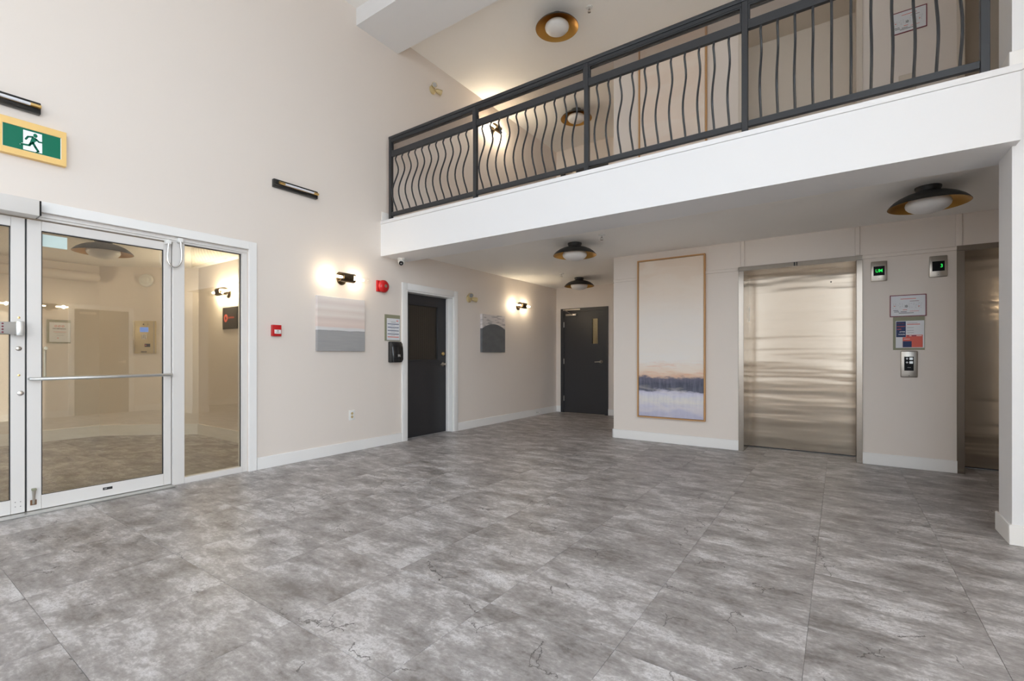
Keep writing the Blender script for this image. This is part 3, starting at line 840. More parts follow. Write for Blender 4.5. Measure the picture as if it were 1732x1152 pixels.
# S-shaped baluster, bowed across the railing line
zb0, zb1 = 0.095, 0.855
prof = [(0.0, 0.0), (0.03, -0.006), (0.08, -0.020), (0.16, -0.048), (0.24, -0.066), (0.30, -0.070), (0.37, -0.065), (0.45, -0.050), (0.54, -0.026), (0.62, -0.004), (0.69, 0.012), (0.74, 0.016), (0.79, 0.010), (0.84, -0.006), (0.885, -0.022), (0.91, -0.026), (0.935, -0.019), (1.0, 0.0)]
bm_ = M().tube([(0, y * 1.2, zb0 + (zb1 - zb0) * t_) for t_, y in prof], 0.0092, 8)
first = True
for a, b in zip(PX[:-1], PX[1:]):
    M().box(a + hw, b - hw, -0.018, 0.018, 0.842, 0.918, bevel=0.003, seg=1).build('middle_rail', 'rail', rg)
    M().box(a + hw, b - hw, -0.018, 0.018, 0.052, 0.102, bevel=0.003, seg=1).build('bottom_rail', 'rail', rg)
    M().box(a + hw + 0.01, b - hw - 0.01, -0.004, 0.004, 0.918, 1.05).build('pane', 'smoke', rg)
    fb = M().box(a + hw, a + hw + 0.014, -0.014, 0.014, 0.918, 1.045).box(b - hw - 0.014, b - hw, -0.014, 0.014, 0.918, 1.045).box(a + hw + 0.014, b - hw - 0.014, -0.014, 0.014, 1.033, 1.045)
    fb.build('glazing_frame', 'rail', rg)
    for k in range(11):
        x = a + (b - a) * (k + 1) / 12
        if first:
            bal = bm_.build('baluster', 'rail', rg)
            bloc = bal.location.copy()
            first = False
        else:
            nb = bal.copy()
            C.objects.link(nb)
            nb.parent = rg
            bal_ = nb
        o = bal if k == 0 and a == PX[0] else bal_
        o.location = (bloc.x + x, bloc.y, bloc.z)
hr = M().tube([(0.078, 0.075, 0.985), (0.056, 0.075, 1.03), (0.060, 0.075, 1.062), (0.09, 0.075, 1.072), (5.86, 0.075, 1.072)], 0.016, 12)
hr = hr.build('handrail', 'rail', rg)
for a, b in zip(PX[:-1], PX[1:]):
    for tt in (0.15, 0.5, 0.85):
        x = a + (b - a) * tt
        M().tube([(x, 0.01, 1.06), (x, 0.045, 1.06), (x, 0.075, 1.066)], 0.006, 8).build('bracket', 'rail', hr)

# ------------------------------------------------------------------ light fittings
def shade_lamp(loc, label, group):
    l = root('ceiling_lamp', loc)
    tag(l, label, 'ceiling lamp', group)
    # local z = 0 at the ceiling, going down
    M().lathe([(0.090, 0), (0.090, -0.012), (0.078, -0.040), (0.070, -0.060)], seg=40).build('canopy', 'blackm', l)
    out = [(0.070, -0.050), (0.11, -0.055), (0.16, -0.069), (0.205, -0.090), (0.242, -0.116), (0.265, -0.140), (0.277, -0.157)]
    M().lathe(out + [(0.2775, -0.158), (0.275, -0.159)] , seg=64, ends=False).build('shade', 'blackm', l)
    inn = [(0.2755, -0.1588), (0.262, -0.1435), (0.239, -0.1200), (0.202, -0.0945), (0.157, -0.0735), (0.107, -0.060), (0.02, -0.056)]
    M().lathe(inn, seg=64, ends=False).build('shade_lining', 'gold', l)
    gl = []
    for k in range(13):
        a = math.pi * k / 12
        gl.append((0.156 * math.sin(a), -0.148 + 0.078 * math.cos(a)))
    M().lathe(gl, seg=48).build('globe', 'opal', l)
    return l
GL = 'black and gold saucer ceiling lamps'
shade_lamp((5.668, 5.365, zC), 'black saucer lamp with gold lining and white globe above the lift call panel', GL)
shade_lamp((2.241, 5.448, zC), 'black saucer lamp with gold lining in front of the tall painting', GL)
shade_lamp((1.071, 7.904, zC), 'small-looking black saucer lamp before the far black door', GL)
shade_lamp((2.03, 5.36, zU), 'gold-lined saucer lamp on the upper ceiling seen from below', GL)
shade_lamp((1.164, 7.603, zU), 'gold-lined saucer lamp seen between the balusters of the railing', GL)
shade_lamp((-1.95, 1.78, vz), 'grey-looking saucer lamp seen through the entrance glass', GL)

def sconce(loc, rz, label, power, drop=0.0):
    s = root('wall_sconce', loc, rz)
    tag(s, label, 'wall lamp', 'tubular wall sconces')
    n = 0.105
    M().lathe([(0.062, 0), (0.062, 0.012), (0.050, 0.018)], (0, 0, -0.02), 'x', 32).build('back_plate', 'bronze', s)
    M().tube([(0.015, 0, -0.02), (n - 0.03, 0, -0.012)], 0.016, 14).build('arm', 'bronze', s)
    # slotted sleeve: a cylinder with a notch cut in each end
    sl = M()
    seg = 32
    L, r0, r1 = 0.105, 0.056, 0.052
    for k in range(seg):
        a0, a1 = 2 * math.pi * k / seg, 2 * math.pi * (k + 1) / seg
        am = (a0 + a1) / 2
        notch = math.cos(am) > 0.84
        l_ = L - (0.036 if notch else 0.0)
        ps = [(n + r * math.cos(a), y, r * math.sin(a)) for y in (-l_, l_) for r in (r0, r1) for a in (a0, a1)]
        v = [sl.bm.verts.new(p) for p in ps]
        for qd in ((0, 1, 5, 4), (2, 6, 7, 3), (0, 2, 3, 1), (4, 5, 7, 6), (0, 4, 6, 2), (1, 3, 7, 5)):
            sl.bm.faces.new([v[i] for i in qd])
    sl.box(n + 0.05, n + 0.0585, -0.014, 0.014, -0.014, 0.014)
    sl.build('sleeve', 'bronze', s)
    for sg in (-1, 1):
        pr = [(0.043, 0.0), (0.043, 0.30), (0.040, 0.318), (0.028, 0.332), (0.004, 0.338)]
        M().lathe([(r, sg * h) for r, h in pr], (n, sg * 0.01, 0), 'y', 28, ends=False).build('glass_tube', 'tubeg', s)
        bp = [(0.004, 0.0), (0.013, 0.004), (0.0145, 0.02), (0.0145, 0.185), (0.011, 0.20), (0.003, 0.207)]
        M().lathe([(r, sg * h) for r, h in bp], (n, sg * 0.055, 0), 'y', 16).build('bulb', 'bulb', s)
        M().cyl((n, sg * 0.01, 0), (n, sg * 0.056, 0), 0.017, seg=16).build('bulb_socket', 'bronze', s)
        pl = bpy.data.lights.new('sconce_light', 'POINT')
        pl.energy = power
        pl.color = (1.0, 0.84, 0.62)
        pl.shadow_soft_size = 0.03
        po = bpy.data.objects.new('sconce_light', pl)
        C.objects.link(po)
        po.parent = s
        po.location = (n, sg * 0.19, 0)
    return s
sconce((0, 3.567, 2.157), 0, 'lit bronze sconce above the pink and grey painting', 2.6)
sconce((0, 7.454, 2.158), 0, 'lit bronze sconce past the arch painting in the corridor', 6)
sconce((0, 6.651, 5.20), 0, 'lit bronze sconce on the gallery behind the railing', 17)
sconce((-2.075, 3.2, 2.105), R(-90), 'lit bronze sconce above the dark sign in the vestibule', 26)
sconce((vx, -0.6, 2.16), 0, 'added unseen sconce brightening the vestibule from its far left end', 50)  # extra lamp out of view, added to brighten the vestibule
sconce((xR, 2.37, 2.16), R(180), 'lit sconce mirrored in the entrance glass beside the notice', 7)
sconce((xR, 1.60, 2.16), R(180), 'lit sconce mirrored in the left door leaf', 7)
sconce((0.75, 10.7, 2.05), R(-90), 'lit sconce seen through the far door vision panel', 7)

def linear_light(y0, z, label):
    p = root('picture_light', (0, y0, z))
    tag(p, label, 'wall lamp', 'marble-backed linear wall lights')
    M().box(0, 0.046, 0, 0.52, 0, 0.086, bevel=0.005).build('back_plate', 'marble', p)
    M().cyl((0.058, 0.05, 0.052), (0.058, 0.115, 0.052), 0.0135, seg=16).build('end_cap', 'brass', p)
    M().cyl((0.058, 0.46, 0.052), (0.058, 0.518, 0.052), 0.0135, seg=16).build('end_cap', 'brass', p)
    M().cyl((0.058, 0.115, 0.052), (0.058, 0.46, 0.052), 0.0115, seg=16).build('tube', 'offtube', p)
    M().box(0.044, 0.050, 0.06, 0.515, 0.040, 0.066, bevel=0.002, seg=1).build('reflector', 'brass', p)
    return p
linear_light(2.703, 3.03, 'black marble linear light with brass tube above the fire alarm pull')
linear_light(0.381, 3.04, 'black marble linear light above the exit sign')

# ------------------------------------------------------------------ exit sign
ex = root('exit_sign', (0, 0.668, 2.69))
tag(ex, 'green running-man exit sign in a pale yellow frame', 'exit sign')
X0, X1, Z0, Z1 = 0.0, 0.376, 0.0, 0.266
fr = M()
i0, i1, j0, j1 = 0.030, 0.347, 0.045, 0.214
fr.box(0, 0.05, 0, i0, 0, Z1).box(0, 0.05, i1, X1, 0, Z1).box(0, 0.05, i0, i1, 0, j0).box(0, 0.05, i0, i1, j1, Z1)
fr.build('frame', 'exitframe', ex)
M().box(0.03, 0.042, i0, i1, j0, j1).build('border', 'exwhite', ex)
gp = M().box(0.042, 0.044, i0 + 0.003, i1 - 0.005, j0 + 0.003, j1 - 0.001).build('panel', 'green', ex)
def exq(px, py):
    v_ = py - 0.25 * (px - 365)
    return (0.805 + (px - 365) * 0.000343 - 0.668, 2.893 - (v_ - 400) * 0.00048 - 2.69)
dw = M().prism([exq(365, 405), exq(660, 480), exq(664, 782), exq(365, 712)], 0.044, 0.0446).build('doorway_symbol', 'exwhite', ex)
man = M()
hc = exq(555, 500)
man.prism([(hc[0] + 0.0115 * math.cos(k * math.pi / 10), hc[1] + 0.0145 * math.sin(k * math.pi / 10)) for k in range(20)], 0.0446, 0.0456)
man.prism([exq(*p) for p in ((500, 520), (560, 535), (590, 580), (545, 600), (530, 635), (455, 650), (470, 600))], 0.0446, 0.0456)
man.stroke([exq(*p) for p in ((515, 520), (440, 515), (405, 552))], 0.012, 0.0446, 0.0456)
man.stroke([exq(*p) for p in ((565, 555), (610, 600), (680, 612))], 0.011, 0.0446, 0.0456)
man.stroke([exq(*p) for p in ((515, 610), (555, 680), (600, 748))], 0.014, 0.0446, 0.0456)
man.stroke([exq(*p) for p in ((600, 752), (560, 765))], 0.008, 0.0446, 0.0456)
man.stroke([exq(*p) for p in ((480, 620), (462, 652), (340, 630))], 0.013, 0.0446, 0.0456)
man.build('running_figure', 'green', ex)
M().stroke([exq(*p) for p in ((318, 632), (352, 612))], 0.004, 0.0446, 0.0452).build('motion_mark', 'exwhite', ex)

# ------------------------------------------------------------------ pictures
def canvas(name, loc, rz, W, H_, D, mfront, label):
    p = M().box(0, D, -W / 2, W / 2, -H_ / 2, H_ / 2, bevel=0.003, seg=1).build(name, mfront, loc=loc, rz=rz)
    return tag(p, label, 'painting')
canvas('canvas_painting', (0, 3.555, 1.587), 0, 0.672, 0.655, 0.04, canvas_shore('shore_paint', 0.655), 'square pink sky over grey canvas under the first sconce')
canvas('canvas_painting', (0, 6.640, 1.593), 0, 0.672, 0.656, 0.045, canvas_arch('arch_paint', 0.656), 'square canvas with a dark grey arch in the corridor')
def framed(loc, W, H_, mt, label):
    f = root('framed_painting', loc, R(-90))
    tag(f, label, 'painting')
    t_ = 0.016
    for nm, b in (('frame_side', (0, t_, 0, H_)), ('frame_side', (W - t_, W, 0, H_)), ('frame_rail', (t_, W - t_, 0, t_)), ('frame_rail', (t_, W - t_, H_ - t_, H_))):
        M().box(0.0, 0.052, b[0], b[1], b[2], b[3], bevel=0.001, seg=1).build(nm, 'oak', f)
    M().box(0.0, 0.012, t_, W - t_, t_, H_ - t_).build('backing', 'gasket', f)
    M().box(0.012, 0.042, t_ + 0.005, W - t_ - 0.005, t_ + 0.005, H_ - t_ - 0.005).build('canvas', mt, f)
framed((2.682, yE, 0.338), 0.913, 2.212, canvas_big('seascape_paint', 2.212), 'very tall oak framed seascape beside the first lift')
framed((2.700, yE, 3.345), 0.913, 2.212, canvas_big('pale_paint', 2.212, True), 'tall oak framed pale painting on the gallery behind the railing')

# ------------------------------------------------------------------ wall devices
# pull station
ps = root('fire_alarm_pull', (0, 2.692, 1.416))
tag(ps, 'small red fire alarm pull station beside the glass entrance', 'fire alarm')
M().box(0, 0.042, 0, 0.096, 0, 0.122, bevel=0.003).build('housing', 'red', ps)
h = M().box(0.042, 0.05, 0.016, 0.088, 0.026, 0.070, bevel=0.002, seg=1).build('pull_handle', 'white', ps)
M().prism([(0.052 - 0.012, 0.058), (0.052, 0.048), (0.052 + 0.012, 0.058), (0.052, 0.066)], 0.05, 0.051).build('mark', 'greyink', h)
text('lettering', 'PULL', 0.016, 'ink', h, 0.0505, 0.052, 0.040)
# bell
bl = root('alarm_bell', (0, 4.172, 2.131))
tag(bl, 'red fire alarm bell left of the charcoal door', 'alarm bell')
M().box(0, 0.032, -0.073, 0.073, -0.074, 0.074, bevel=0.003).build('back_box', 'red', bl)
M().lathe([(0.082, 0.036), (0.084, 0.045), (0.082, 0.060), (0.070, 0.078), (0.045, 0.090), (0.02, 0.094), (0.002, 0.095)], (0, 0.012, 0.0), 'x', 40).build('gong', 'red', bl)
M().lathe([(0.021, 0.088), (0.021, 0.097), (0.002, 0.097)], (0, 0.012, 0.0), 'x', 20).build('label_disc', 'satin', bl)
# notice by the charcoal door
def notice(loc, rz, W, H_, label):
    n_ = root('notice_board', loc, rz)
    tag(n_, label, 'notice')
    b = M().box(0, 0.006, 0, W, 0, H_, bevel=0.001, seg=1).build('backing_board', 'olive', n_)
    return n_, b
nb, _ = notice((0, 4.241, 1.407), 0, 0.271, 0.359, 'olive framed notice with navy lines above the black dispenser')
pp = M().box(0.006, 0.0075, 0.034, 0.262, 0.012, 0.309).build('paper', 'paper', nb)
for k in range(4):
    M().box(0.0075, 0.0081, 0.048, 0.246, 0.228 - k * 0.0455, 0.2365 - k * 0.0455).build('line', 'navy', pp)
M().box(0.0075, 0.0081, 0.048, 0.246, 0.050, 0.060).build('line', 'coral', pp)
M().box(0.0075, 0.0081, 0.105, 0.19, 0.256, 0.263).build('line', 'greyink', pp)
for zz in (0.21, 0.165, 0.12, 0.075):
    M().box(0.0075, 0.0079, 0.10, 0.175, zz, zz + 0.004).build('line', 'greyink', pp)
M().box(0.0075, 0.0081, 0.20, 0.235, 0.272, 0.284).build('logo', 'coral', pp)
# dispenser
ds = root('soap_dispenser', (0, 4.298, 1.112))
tag(ds, 'black hand sanitizer dispenser below the notice', 'dispenser')
M().box(0, 0.06, 0, 0.20, 0, 0.286, bevel=0.012, seg=3).build('back_housing', 'blackm', ds)
cv = M()
rings = []
for zz, sx, d_ in ((0.004, 0.78, 0.105), (0.04, 0.92, 0.118), (0.12, 0.98, 0.112), (0.20, 1.0, 0.104), (0.262, 0.98, 0.092), (0.282, 0.90, 0.075)):
    w_ = 0.192 * sx / 2
    rings.append([(0.05, 0.10 - w_, zz), (d_ - 0.02, 0.10 - w_, zz), (d_ - 0.004, 0.10 - w_ * 0.8, zz), (d_, 0.10, zz), (d_ - 0.004, 0.10 + w_ * 0.8, zz), (d_ - 0.02, 0.10 + w_, zz), (0.05, 0.10 + w_, zz)])
cv.ring_surf(rings).build('cover', 'gblack', ds)
M().box(0.098, 0.1145, 0.078, 0.124, 0.052, 0.112, bevel=0.003).build('sight_window', 'lens', ds)
# outlet
ot = root('wall_outlet', (0, 3.678, 0.394))
tag(ot, 'white double wall outlet above the left baseboard', 'outlet')
M().box(0, 0.008, 0, 0.084, 0, 0.126, bevel=0.003).build('cover_plate', 'white', ot)
for zz in (0.042, 0.084):
    rc = M().lathe([(0.018, 0.008), (0.018, 0.0095), (0.002, 0.0095)], (0, 0.042, zz), 'x', 20).build('receptacle', 'cream', ot)
    M().box(0.0095, 0.0099, 0.034, 0.0365, zz - 0.002, zz + 0.009).box(0.0095, 0.0099, 0.0475, 0.050, zz - 0.002, zz + 0.009).box(0.0095, 0.0099, 0.039, 0.045, zz - 0.012, zz - 0.007).build('slot', 'ink', rc)
# security camera
sc_ = root('security_camera', (0.138, 4.417, zB))
tag(sc_, 'white dome security camera under the gallery beam', 'camera')
M().lathe([(0.052, 0), (0.054, -0.02), (0.050, -0.032)], seg=32).build('mount_ring', 'white', sc_)
gl = [(0.050 * math.cos(k * math.pi / 16), -0.036 - 0.062 * math.sin(k * math.pi / 16)) for k in range(9)]
M().lathe(gl, seg=32).build('dome', 'white', sc_)
dv_ = Vector((0.55, -0.62, -0.55)).normalized()
c0 = Vector((0, 0, -0.05))
M().cyl(tuple(c0 + dv_ * 0.040), tuple(c0 + dv_ * 0.057), 0.030, 0.028, 24).build('lens_ring', 'gblack', sc_)
M().cyl(tuple(c0 + dv_ * 0.055), tuple(c0 + dv_ * 0.059), 0.010, 0.009, 18).build('lens', 'lens', sc_)
# emergency lights
def emergency(loc, label):
    e = root('emergency_light', loc)
    tag(e, label, 'emergency light', 'cream twin-head emergency lights')
    M().lathe([(0.062, 0), (0.060, 0.012), (0.046, 0.024), (0.03, 0.028)], (0, 0, 0), 'x', 28).build('base_plate', 'cream', e)
    for p, d in (((0.05, -0.012, 0.055), (0.75, -0.45, -0.25)), ((0.06, 0.085, -0.005), (0.30, 0.85, -0.12))):
        dv = Vector(d).normalized()
        pc = Vector(p)
        hd = M().tube([tuple(pc - dv * 0.055), tuple(pc - dv * 0.035), tuple(pc + dv * 0.01), tuple(pc + dv * 0.035)], [0.020, 0.030, 0.038, 0.042], 20).build('lamp_head', 'cream', e)
        M().cyl(tuple(pc + dv * 0.033), tuple(pc + dv * 0.038), 0.037, 0.033, 20).build('lens', 'lens', hd)
        M().tube([(0.02, 0, 0), tuple((Vector((0.03, 0, 0)) + pc) / 2), tuple(pc - dv * 0.04)], 0.010, 10).build('swivel_arm', 'cream', e)
emergency((0, 6.00, 2.148), 'cream twin-head emergency light right of the charcoal door')
emergency((0, 5.15, 5.21), 'cream twin-head emergency light high on the wall by the beam')
# door stop
dst = root('door_stop', (BT, 8.094, 0.063))
tag(dst, 'small metal door stop on the corridor baseboard', 'door stop')
M().tube([(0, 0, 0), (0.07, 0, 0)], 0.006, 10).build('stem', 'satin', dst)
M().tube([(0.068, 0, 0), (0.09, 0, 0)], 0.012, 12).build('rubber_tip', 'white', dst)
# sprinklers
def sprinkler(loc, label):
    s = root('sprinkler', loc)
    tag(s, label, 'sprinkler', 'ceiling sprinkler heads')
    M().lathe([(0.042, 0), (0.040, -0.006), (0.020, -0.010)], seg=24).build('escutcheon', 'white', s)
    M().lathe([(0.010, -0.008), (0.010, -0.03), (0.006, -0.034)], seg=14).build('body', 'chrome', s)
    M().tube([(0.010, 0, -0.026), (0.016, 0, -0.042), (0.006, 0, -0.058)], 0.003, 6).tube([(-0.010, 0, -0.026), (-0.016, 0, -0.042), (-0.006, 0, -0.058)], 0.003, 6).build('yoke', 'chrome', s)
    M().lathe([(0.020, -0.058), (0.020, -0.061), (0.004, -0.062)], seg=18).build('deflector', 'chrome', s)
sprinkler((2.70, 5.26, zC), 'sprinkler head on the low ceiling right of the middle lamp')
sprinkler((1.02, 7.32, zC), 'sprinkler head on the low ceiling near the far lamp')
sprinkler((2.44, 5.46, zU), 'sprinkler head on the upper ceiling beside the gold lamp')

# ------------------------------------------------------------------ lift wall fittings
def indicator(x0, txt, label, dx):
    d = root('floor_indicator', (x0, yE, 2.022), R(-90))
    tag(d, label, 'floor indicator')
    M().box(0, 0.024, 0, 0.141, 0, 0.221, bevel=0.008, seg=2).build('face_plate', 'satin', d)
    s_ = M().box(0.024, 0.0255, 0.022, 0.119, 0.062, 0.164).build('display', 'screen', d)
    text('digits', txt, 0.050, 'seg', s_, 0.0262, 0.0705 + dx, 0.113, bold=0.0006, sx=0.85)
    M().lathe([(0.003, 0.024), (0.003, 0.0255)], (0, 0.0705, 0.026), 'x', 8).build('screw', 'ink', d)
indicator(5.329, 'UM', 'steel floor indicator showing green UM beside the first lift', 0.0)
indicator(5.816, '3', 'steel floor indicator showing a green 3 beside the second lift', 0.025)
def plan_sign(loc, W, H_, label):
    p = root('evacuation_plan', loc, R(-90))
    tag(p, label, 'sign')
    t_ = 0.008
    M().box(0, 0.010, 0, t_, 0, H_).box(0, 0.010, W - t_, W, 0, H_).box(0, 0.010, t_, W - t_, 0, t_).box(0, 0.010, t_, W - t_, H_ - t_, H_).build('frame', 'maroon', p)
    s_ = M().box(0, 0.007, t_, W - t_, t_, H_ - t_).build('sheet', 'paper', p)
    M().box(0.007, 0.0074, W * 0.30, W * 0.72, H_ * 0.80, H_ * 0.825).build('title_line', 'coral', s_)
    M().box(0.007, 0.0074, W * 0.55, W * 0.80, H_ * 0.695, H_ * 0.712).build('title_line', 'maroon', s_)
    rn = random.Random(3)
    pl = M()
    for r_ in range(4):
        for c_ in range(13):
            u_ = W * (0.09 + 0.063 * c_) + rn.uniform(-0.004, 0.004)
            v_ = H_ * (0.40 + 0.062 * r_) + rn.uniform(-0.002, 0.002)
            if rn.random() < 0.8:
                pl.box(0.007, 0.0074, u_, u_ + W * rn.uniform(0.018, 0.034), v_, v_ + 0.0018)
                pl.box(0.007, 0.0074, u_, u_ + 0.0014, v_, v_ + H_ * 0.034)
    pl.build('floor_plan', 'greyink', s_)
    M().prism([(W * 0.46 + 0.014 * math.cos(k * math.pi / 8), H_ * 0.47 + 0.014 * math.sin(k * math.pi / 8)) for k in range(16)], 0.007, 0.0073).build('stair_core', 'greyink', s_)
    M().box(0.007, 0.0075, W * 0.11, W * 0.15, H_ * 0.48, H_ * 0.51).box(0.007, 0.0075, W * 0.78, W * 0.82, H_ * 0.44, H_ * 0.47).box(0.007, 0.0075, W * 0.36, W * 0.48, H_ * 0.30, H_ * 0.325).build('exit_mark', 'coral', s_)
    for (a, b, z_) in ((0.30, 0.47, 0.215), (0.25, 0.66, 0.155), (0.10, 0.24, 0.28), (0.12, 0.26, 0.215)):
        M().box(0.007, 0.0074, W * a, W * b, H_ * z_, H_ * (z_ + 0.022)).build('text_line', 'ink', s_)
    M().box(0.007, 0.0074, W * 0.55, W * 0.80, H_ * 0.235, H_ * 0.252).build('text_line', 'coral', s_)
plan_sign((5.493, yE, 1.624), 0.302, 0.233, 'maroon framed evacuation plan above the coloured notices')
plan_sign((5.503, yE, 4.675), 0.297, 0.235, 'maroon framed evacuation plan on the gallery behind the railing')
n2, _ = notice((5.521, yE, 1.266), R(-90), 0.260, 0.356, 'olive board with navy and coral notices above the lift call panel')
p2 = M().box(0.006, 0.0075, 0.022, 0.256, 0.022, 0.312).build('paper', 'paper', n2)
nv = M().box(0.0075, 0.0085, 0.026, 0.106, 0.138, 0.306).build('navy_flyer', 'navy', n2)
for s_, zz, mt, al, uu in (('FOR ALL', 0.284, 'maroon', 'LEFT', 0.032), ('EMERGENCY', 0.252, 'coral', 'LEFT', 0.032), ('AND', 0.222, 'coral', 'LEFT', 0.032), ('AFTER', 0.194, 'paper', 'RIGHT', 0.101), ('HOURS', 0.166, 'paper', 'RIGHT', 0.101)):
    text('lettering', s_, 0.017 if s_ != 'EMERGENCY' else 0.0125, mt, nv, 0.0088, uu, zz, al, bold=0.0004)
co_ = M().prism([(0.080, 0.028), (0.244, 0.028), (0.244, 0.160), (0.108, 0.160), (0.108, 0.136), (0.080, 0.136)], 0.0075, 0.0083).build('coral_flyer', 'coral', n2)
M().box(0.0083, 0.0092, 0.081, 0.154, 0.029, 0.094).build('navy_block', 'navy', co_)
M().box(0.0083, 0.0088, 0.118, 0.132, 0.147, 0.154).box(0.0083, 0.0088, 0.155, 0.190, 0.147, 0.154).build('text_line', 'navy', co_)
M().box(0.0083, 0.0088, 0.135, 0.152, 0.147, 0.154).box(0.0083, 0.0088, 0.194, 0.236, 0.147, 0.154).box(0.0083, 0.0088, 0.090, 0.140, 0.114, 0.119).build('text_line', 'paper', co_)
tl = M()
for zz in (0.286, 0.236, 0.206, 0.182):
    tl.box(0.0075, 0.0079, 0.116, 0.232 - 0.03 * ((zz * 1000) % 3), zz, zz + 0.004)
tl.build('text_line', 'greyink', p2)
M().box(0.0075, 0.0079, 0.116, 0.222, 0.270, 0.277).build('text_line', 'coral', p2)
# call panel
def call_panel(loc, label, mt):
    c = root('call_panel', loc, R(-90))
    tag(c, label, 'call panel')
    M().box(0, 0.020, 0, 0.141, 0, 0.284, bevel=0.010, seg=3).build('face_plate', mt, c)
    return c
cp = call_panel((5.583, yE, 0.972), 'steel lift call panel with black insert below the notices', 'satin')
ins = M().box(0.020, 0.0215, 0.030, 0.108, 0.072, 0.222).build('insert', 'screen', cp)
for zz in (0.200, 0.160):
    M().box(0.0215, 0.024, 0.072, 0.101, zz - 0.013, zz + 0.013, bevel=0.002, seg=1).build('button', 'alud', cp)
for zz, sg in ((0.200, 1), (0.160, -1)):
    M().prism([(0.041, zz - 0.001 * sg), (0.053, zz + 0.011 * sg), (0.065, zz - 0.001 * sg), (0.057, zz - 0.001 * sg), (0.057, zz - 0.010 * sg), (0.049, zz - 0.010 * sg), (0.049, zz - 0.001 * sg)], 0.0215, 0.0222).build('arrow', 'paper', cp)
M().box(0.0215, 0.0218, 0.056, 0.084, 0.104, 0.107).build('lettering_line', 'greyink', cp)
M().lathe([(0.004, 0.020), (0.004, 0.0212)], (0, 0.070, 0.018), 'x', 10).build('screw', 'ink', cp)
call_panel((5.567, yE, 3.938), 'beige call panel on the gallery wall, half hidden by the bottom rail', 'upframe')

# ------------------------------------------------------------------ vestibule fittings
ns = root('notice_board', (vx, 1.705, 1.383))
tag(ns, 'olive framed no smoking notice seen through the entrance glass', 'notice')
M().box(0, 0.012, 0, 0.250, 0, 0.332, bevel=0.001, seg=1).build('backing_board', 'olive', ns)
sp = M().box(0.012, 0.0135, 0.024, 0.246, 0.018, 0.296).build('paper', 'paper', ns)
text('lettering', 'NO SMOKING', 0.022, 'ink', sp, 0.0142, 0.128, 0.206, bold=0.0007)
for k in range(3):
    pk = M()
    cy = 0.090 + 0.038 * k
    pk.bm.free()
    pk = M()
    for i_ in range(16):
        a0_, a1_ = 2 * math.pi * i_ / 16, 2 * math.pi * (i_ + 1) / 16
        pk.prism([(cy + 0.015 * math.cos(a0_), 0.243 + 0.015 * math.sin(a0_)), (cy + 0.015 * math.cos(a1_), 0.243 + 0.015 * math.sin(a1_)), (cy + 0.011 * math.cos(a1_), 0.243 + 0.011 * math.sin(a1_)), (cy + 0.011 * math.cos(a0_), 0.243 + 0.011 * math.sin(a0_))], 0.0135, 0.0142)
    pk.stroke([(cy - 0.009, 0.234), (cy + 0.009, 0.252)], 0.004, 0.0135, 0.0142)
    pk.build('prohibition_mark', 'coral', sp)
M().box(0.0135, 0.0140, 0.066, 0.200, 0.158, 0.163).build('text_line', 'coral', sp)
M().box(0.0135, 0.0140, 0.080, 0.190, 0.140, 0.144).box(0.0135, 0.0140, 0.100, 0.175, 0.112, 0.116).build('text_line', 'greyink', sp)
M().box(0.0135, 0.0140, 0.105, 0.120, 0.068, 0.078).build('logo', 'coral', sp)

chn = (math.sin(ang), -math.cos(ang))
rzc = math.atan2(chn[1], chn[0])
cp0 = Vector((vx + 0.345 * (-3.05 - vx), 2.28 + 0.345 * 0.92, 1.239))
ic = root('entry_intercom', cp0, rzc)
tag(ic, 'champagne metal entry intercom panel on the angled vestibule wall', 'intercom')
IW, IH = 0.315, 0.494
M().box(0, 0.03, 0, IW, 0, IH, bevel=0.004).build('housing', 'champ', ic)
for a, b in ((0.010, 0.026), (IW - 0.026, IW - 0.010)):
    M().box(0.03, 0.034, a, b, 0.006, IH - 0.006).build('edge_strip', 'satin', ic)
M().box(0.03, 0.033, 0.100, 0.218, 0.325, 0.398, bevel=0.001, seg=1).build('screen', 'lcd', ic)
kp = M().box(0.03, 0.033, 0.122, 0.194, 0.216, 0.288).build('keypad', 'satin', ic)
for r_ in range(4):
    for c_ in range(3):
        M().box(0.033, 0.036, 0.126 + c_ * 0.023, 0.143 + c_ * 0.023, 0.220 + r_ * 0.017, 0.232 + r_ * 0.017).build('key', 'lens', kp)
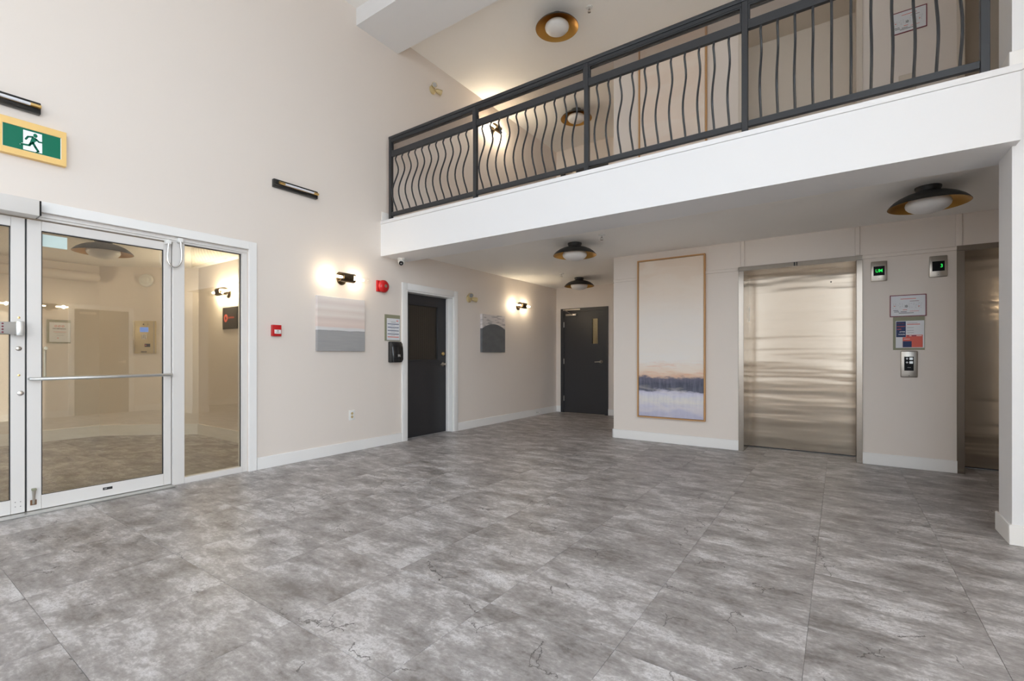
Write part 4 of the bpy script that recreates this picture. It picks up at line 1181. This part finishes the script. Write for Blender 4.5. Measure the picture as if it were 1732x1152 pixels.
fb_ = M().box(0.03, 0.034, 0.165, 0.245, 0.100, 0.148, bevel=0.002, seg=1).build('fob_reader', 'screen', ic)
M().lathe([(0.009, 0.034), (0.009, 0.036), (0.002, 0.036)], (0, 0.182, 0.126), 'x', 14).build('reader_light', 'coral', fb_)
M().box(0.03, 0.033, 0.115, 0.195, 0.018, 0.034).build('name_strip', 'ink', ic)
M().lathe([(0.010, 0.03), (0.010, 0.032), (0.002, 0.032)], (0, 0.150, 0.442), 'x', 14).build('camera_eye', 'ink', ic)
M().lathe([(0.006, 0.03), (0.006, 0.032), (0.002, 0.032)], (0, 0.212, 0.442), 'x', 14).build('microphone_hole', 'ink', ic)
dt = root('heat_detector', (vx + 0.47 * (-3.05 - vx), 2.28 + 0.47 * 0.92, 2.35), rzc)
tag(dt, 'round white detector on the angled vestibule wall above the intercom', 'detector')
M().lathe([(0.098, 0), (0.098, 0.02), (0.088, 0.032), (0.06, 0.036)], (0, 0, 0), 'x', 36).build('base', 'white', dt)
M().lathe([(0.055, 0.03), (0.055, 0.05), (0.045, 0.06), (0.002, 0.062)], (0, 0, 0), 'x', 28).build('sensor_cap', 'white', dt)
sg_ = root('building_sign', (-2.235, 3.2, 1.583), R(-90))
tag(sg_, 'dark square building sign with coral ring in the vestibule', 'sign')
bd_ = M().box(0, 0.014, 0, 0.425, 0, 0.310, bevel=0.002, seg=1).build('board', 'darksign', sg_)
rg_ = M()
for i_ in range(28):
    a0_, a1_ = 2 * math.pi * i_ / 28, 2 * math.pi * (i_ + 1) / 28
    f_ = lambda r, a: (0.098 + r * math.cos(a), 0.155 + r * math.sin(a))
    rg_.prism([f_(0.056, a0_), f_(0.056, a1_), f_(0.022, a1_), f_(0.022, a0_)], 0.014, 0.016)
rg_.build('ring_emblem', 'coral', bd_)
text('lettering', 'landview', 0.052, 'coral', bd_, 0.0165, 0.168, 0.162, 'LEFT', bold=0.0006)

# clean helper properties
for o in bpy.data.objects:
    if '_c' in o:
        del o['_c']
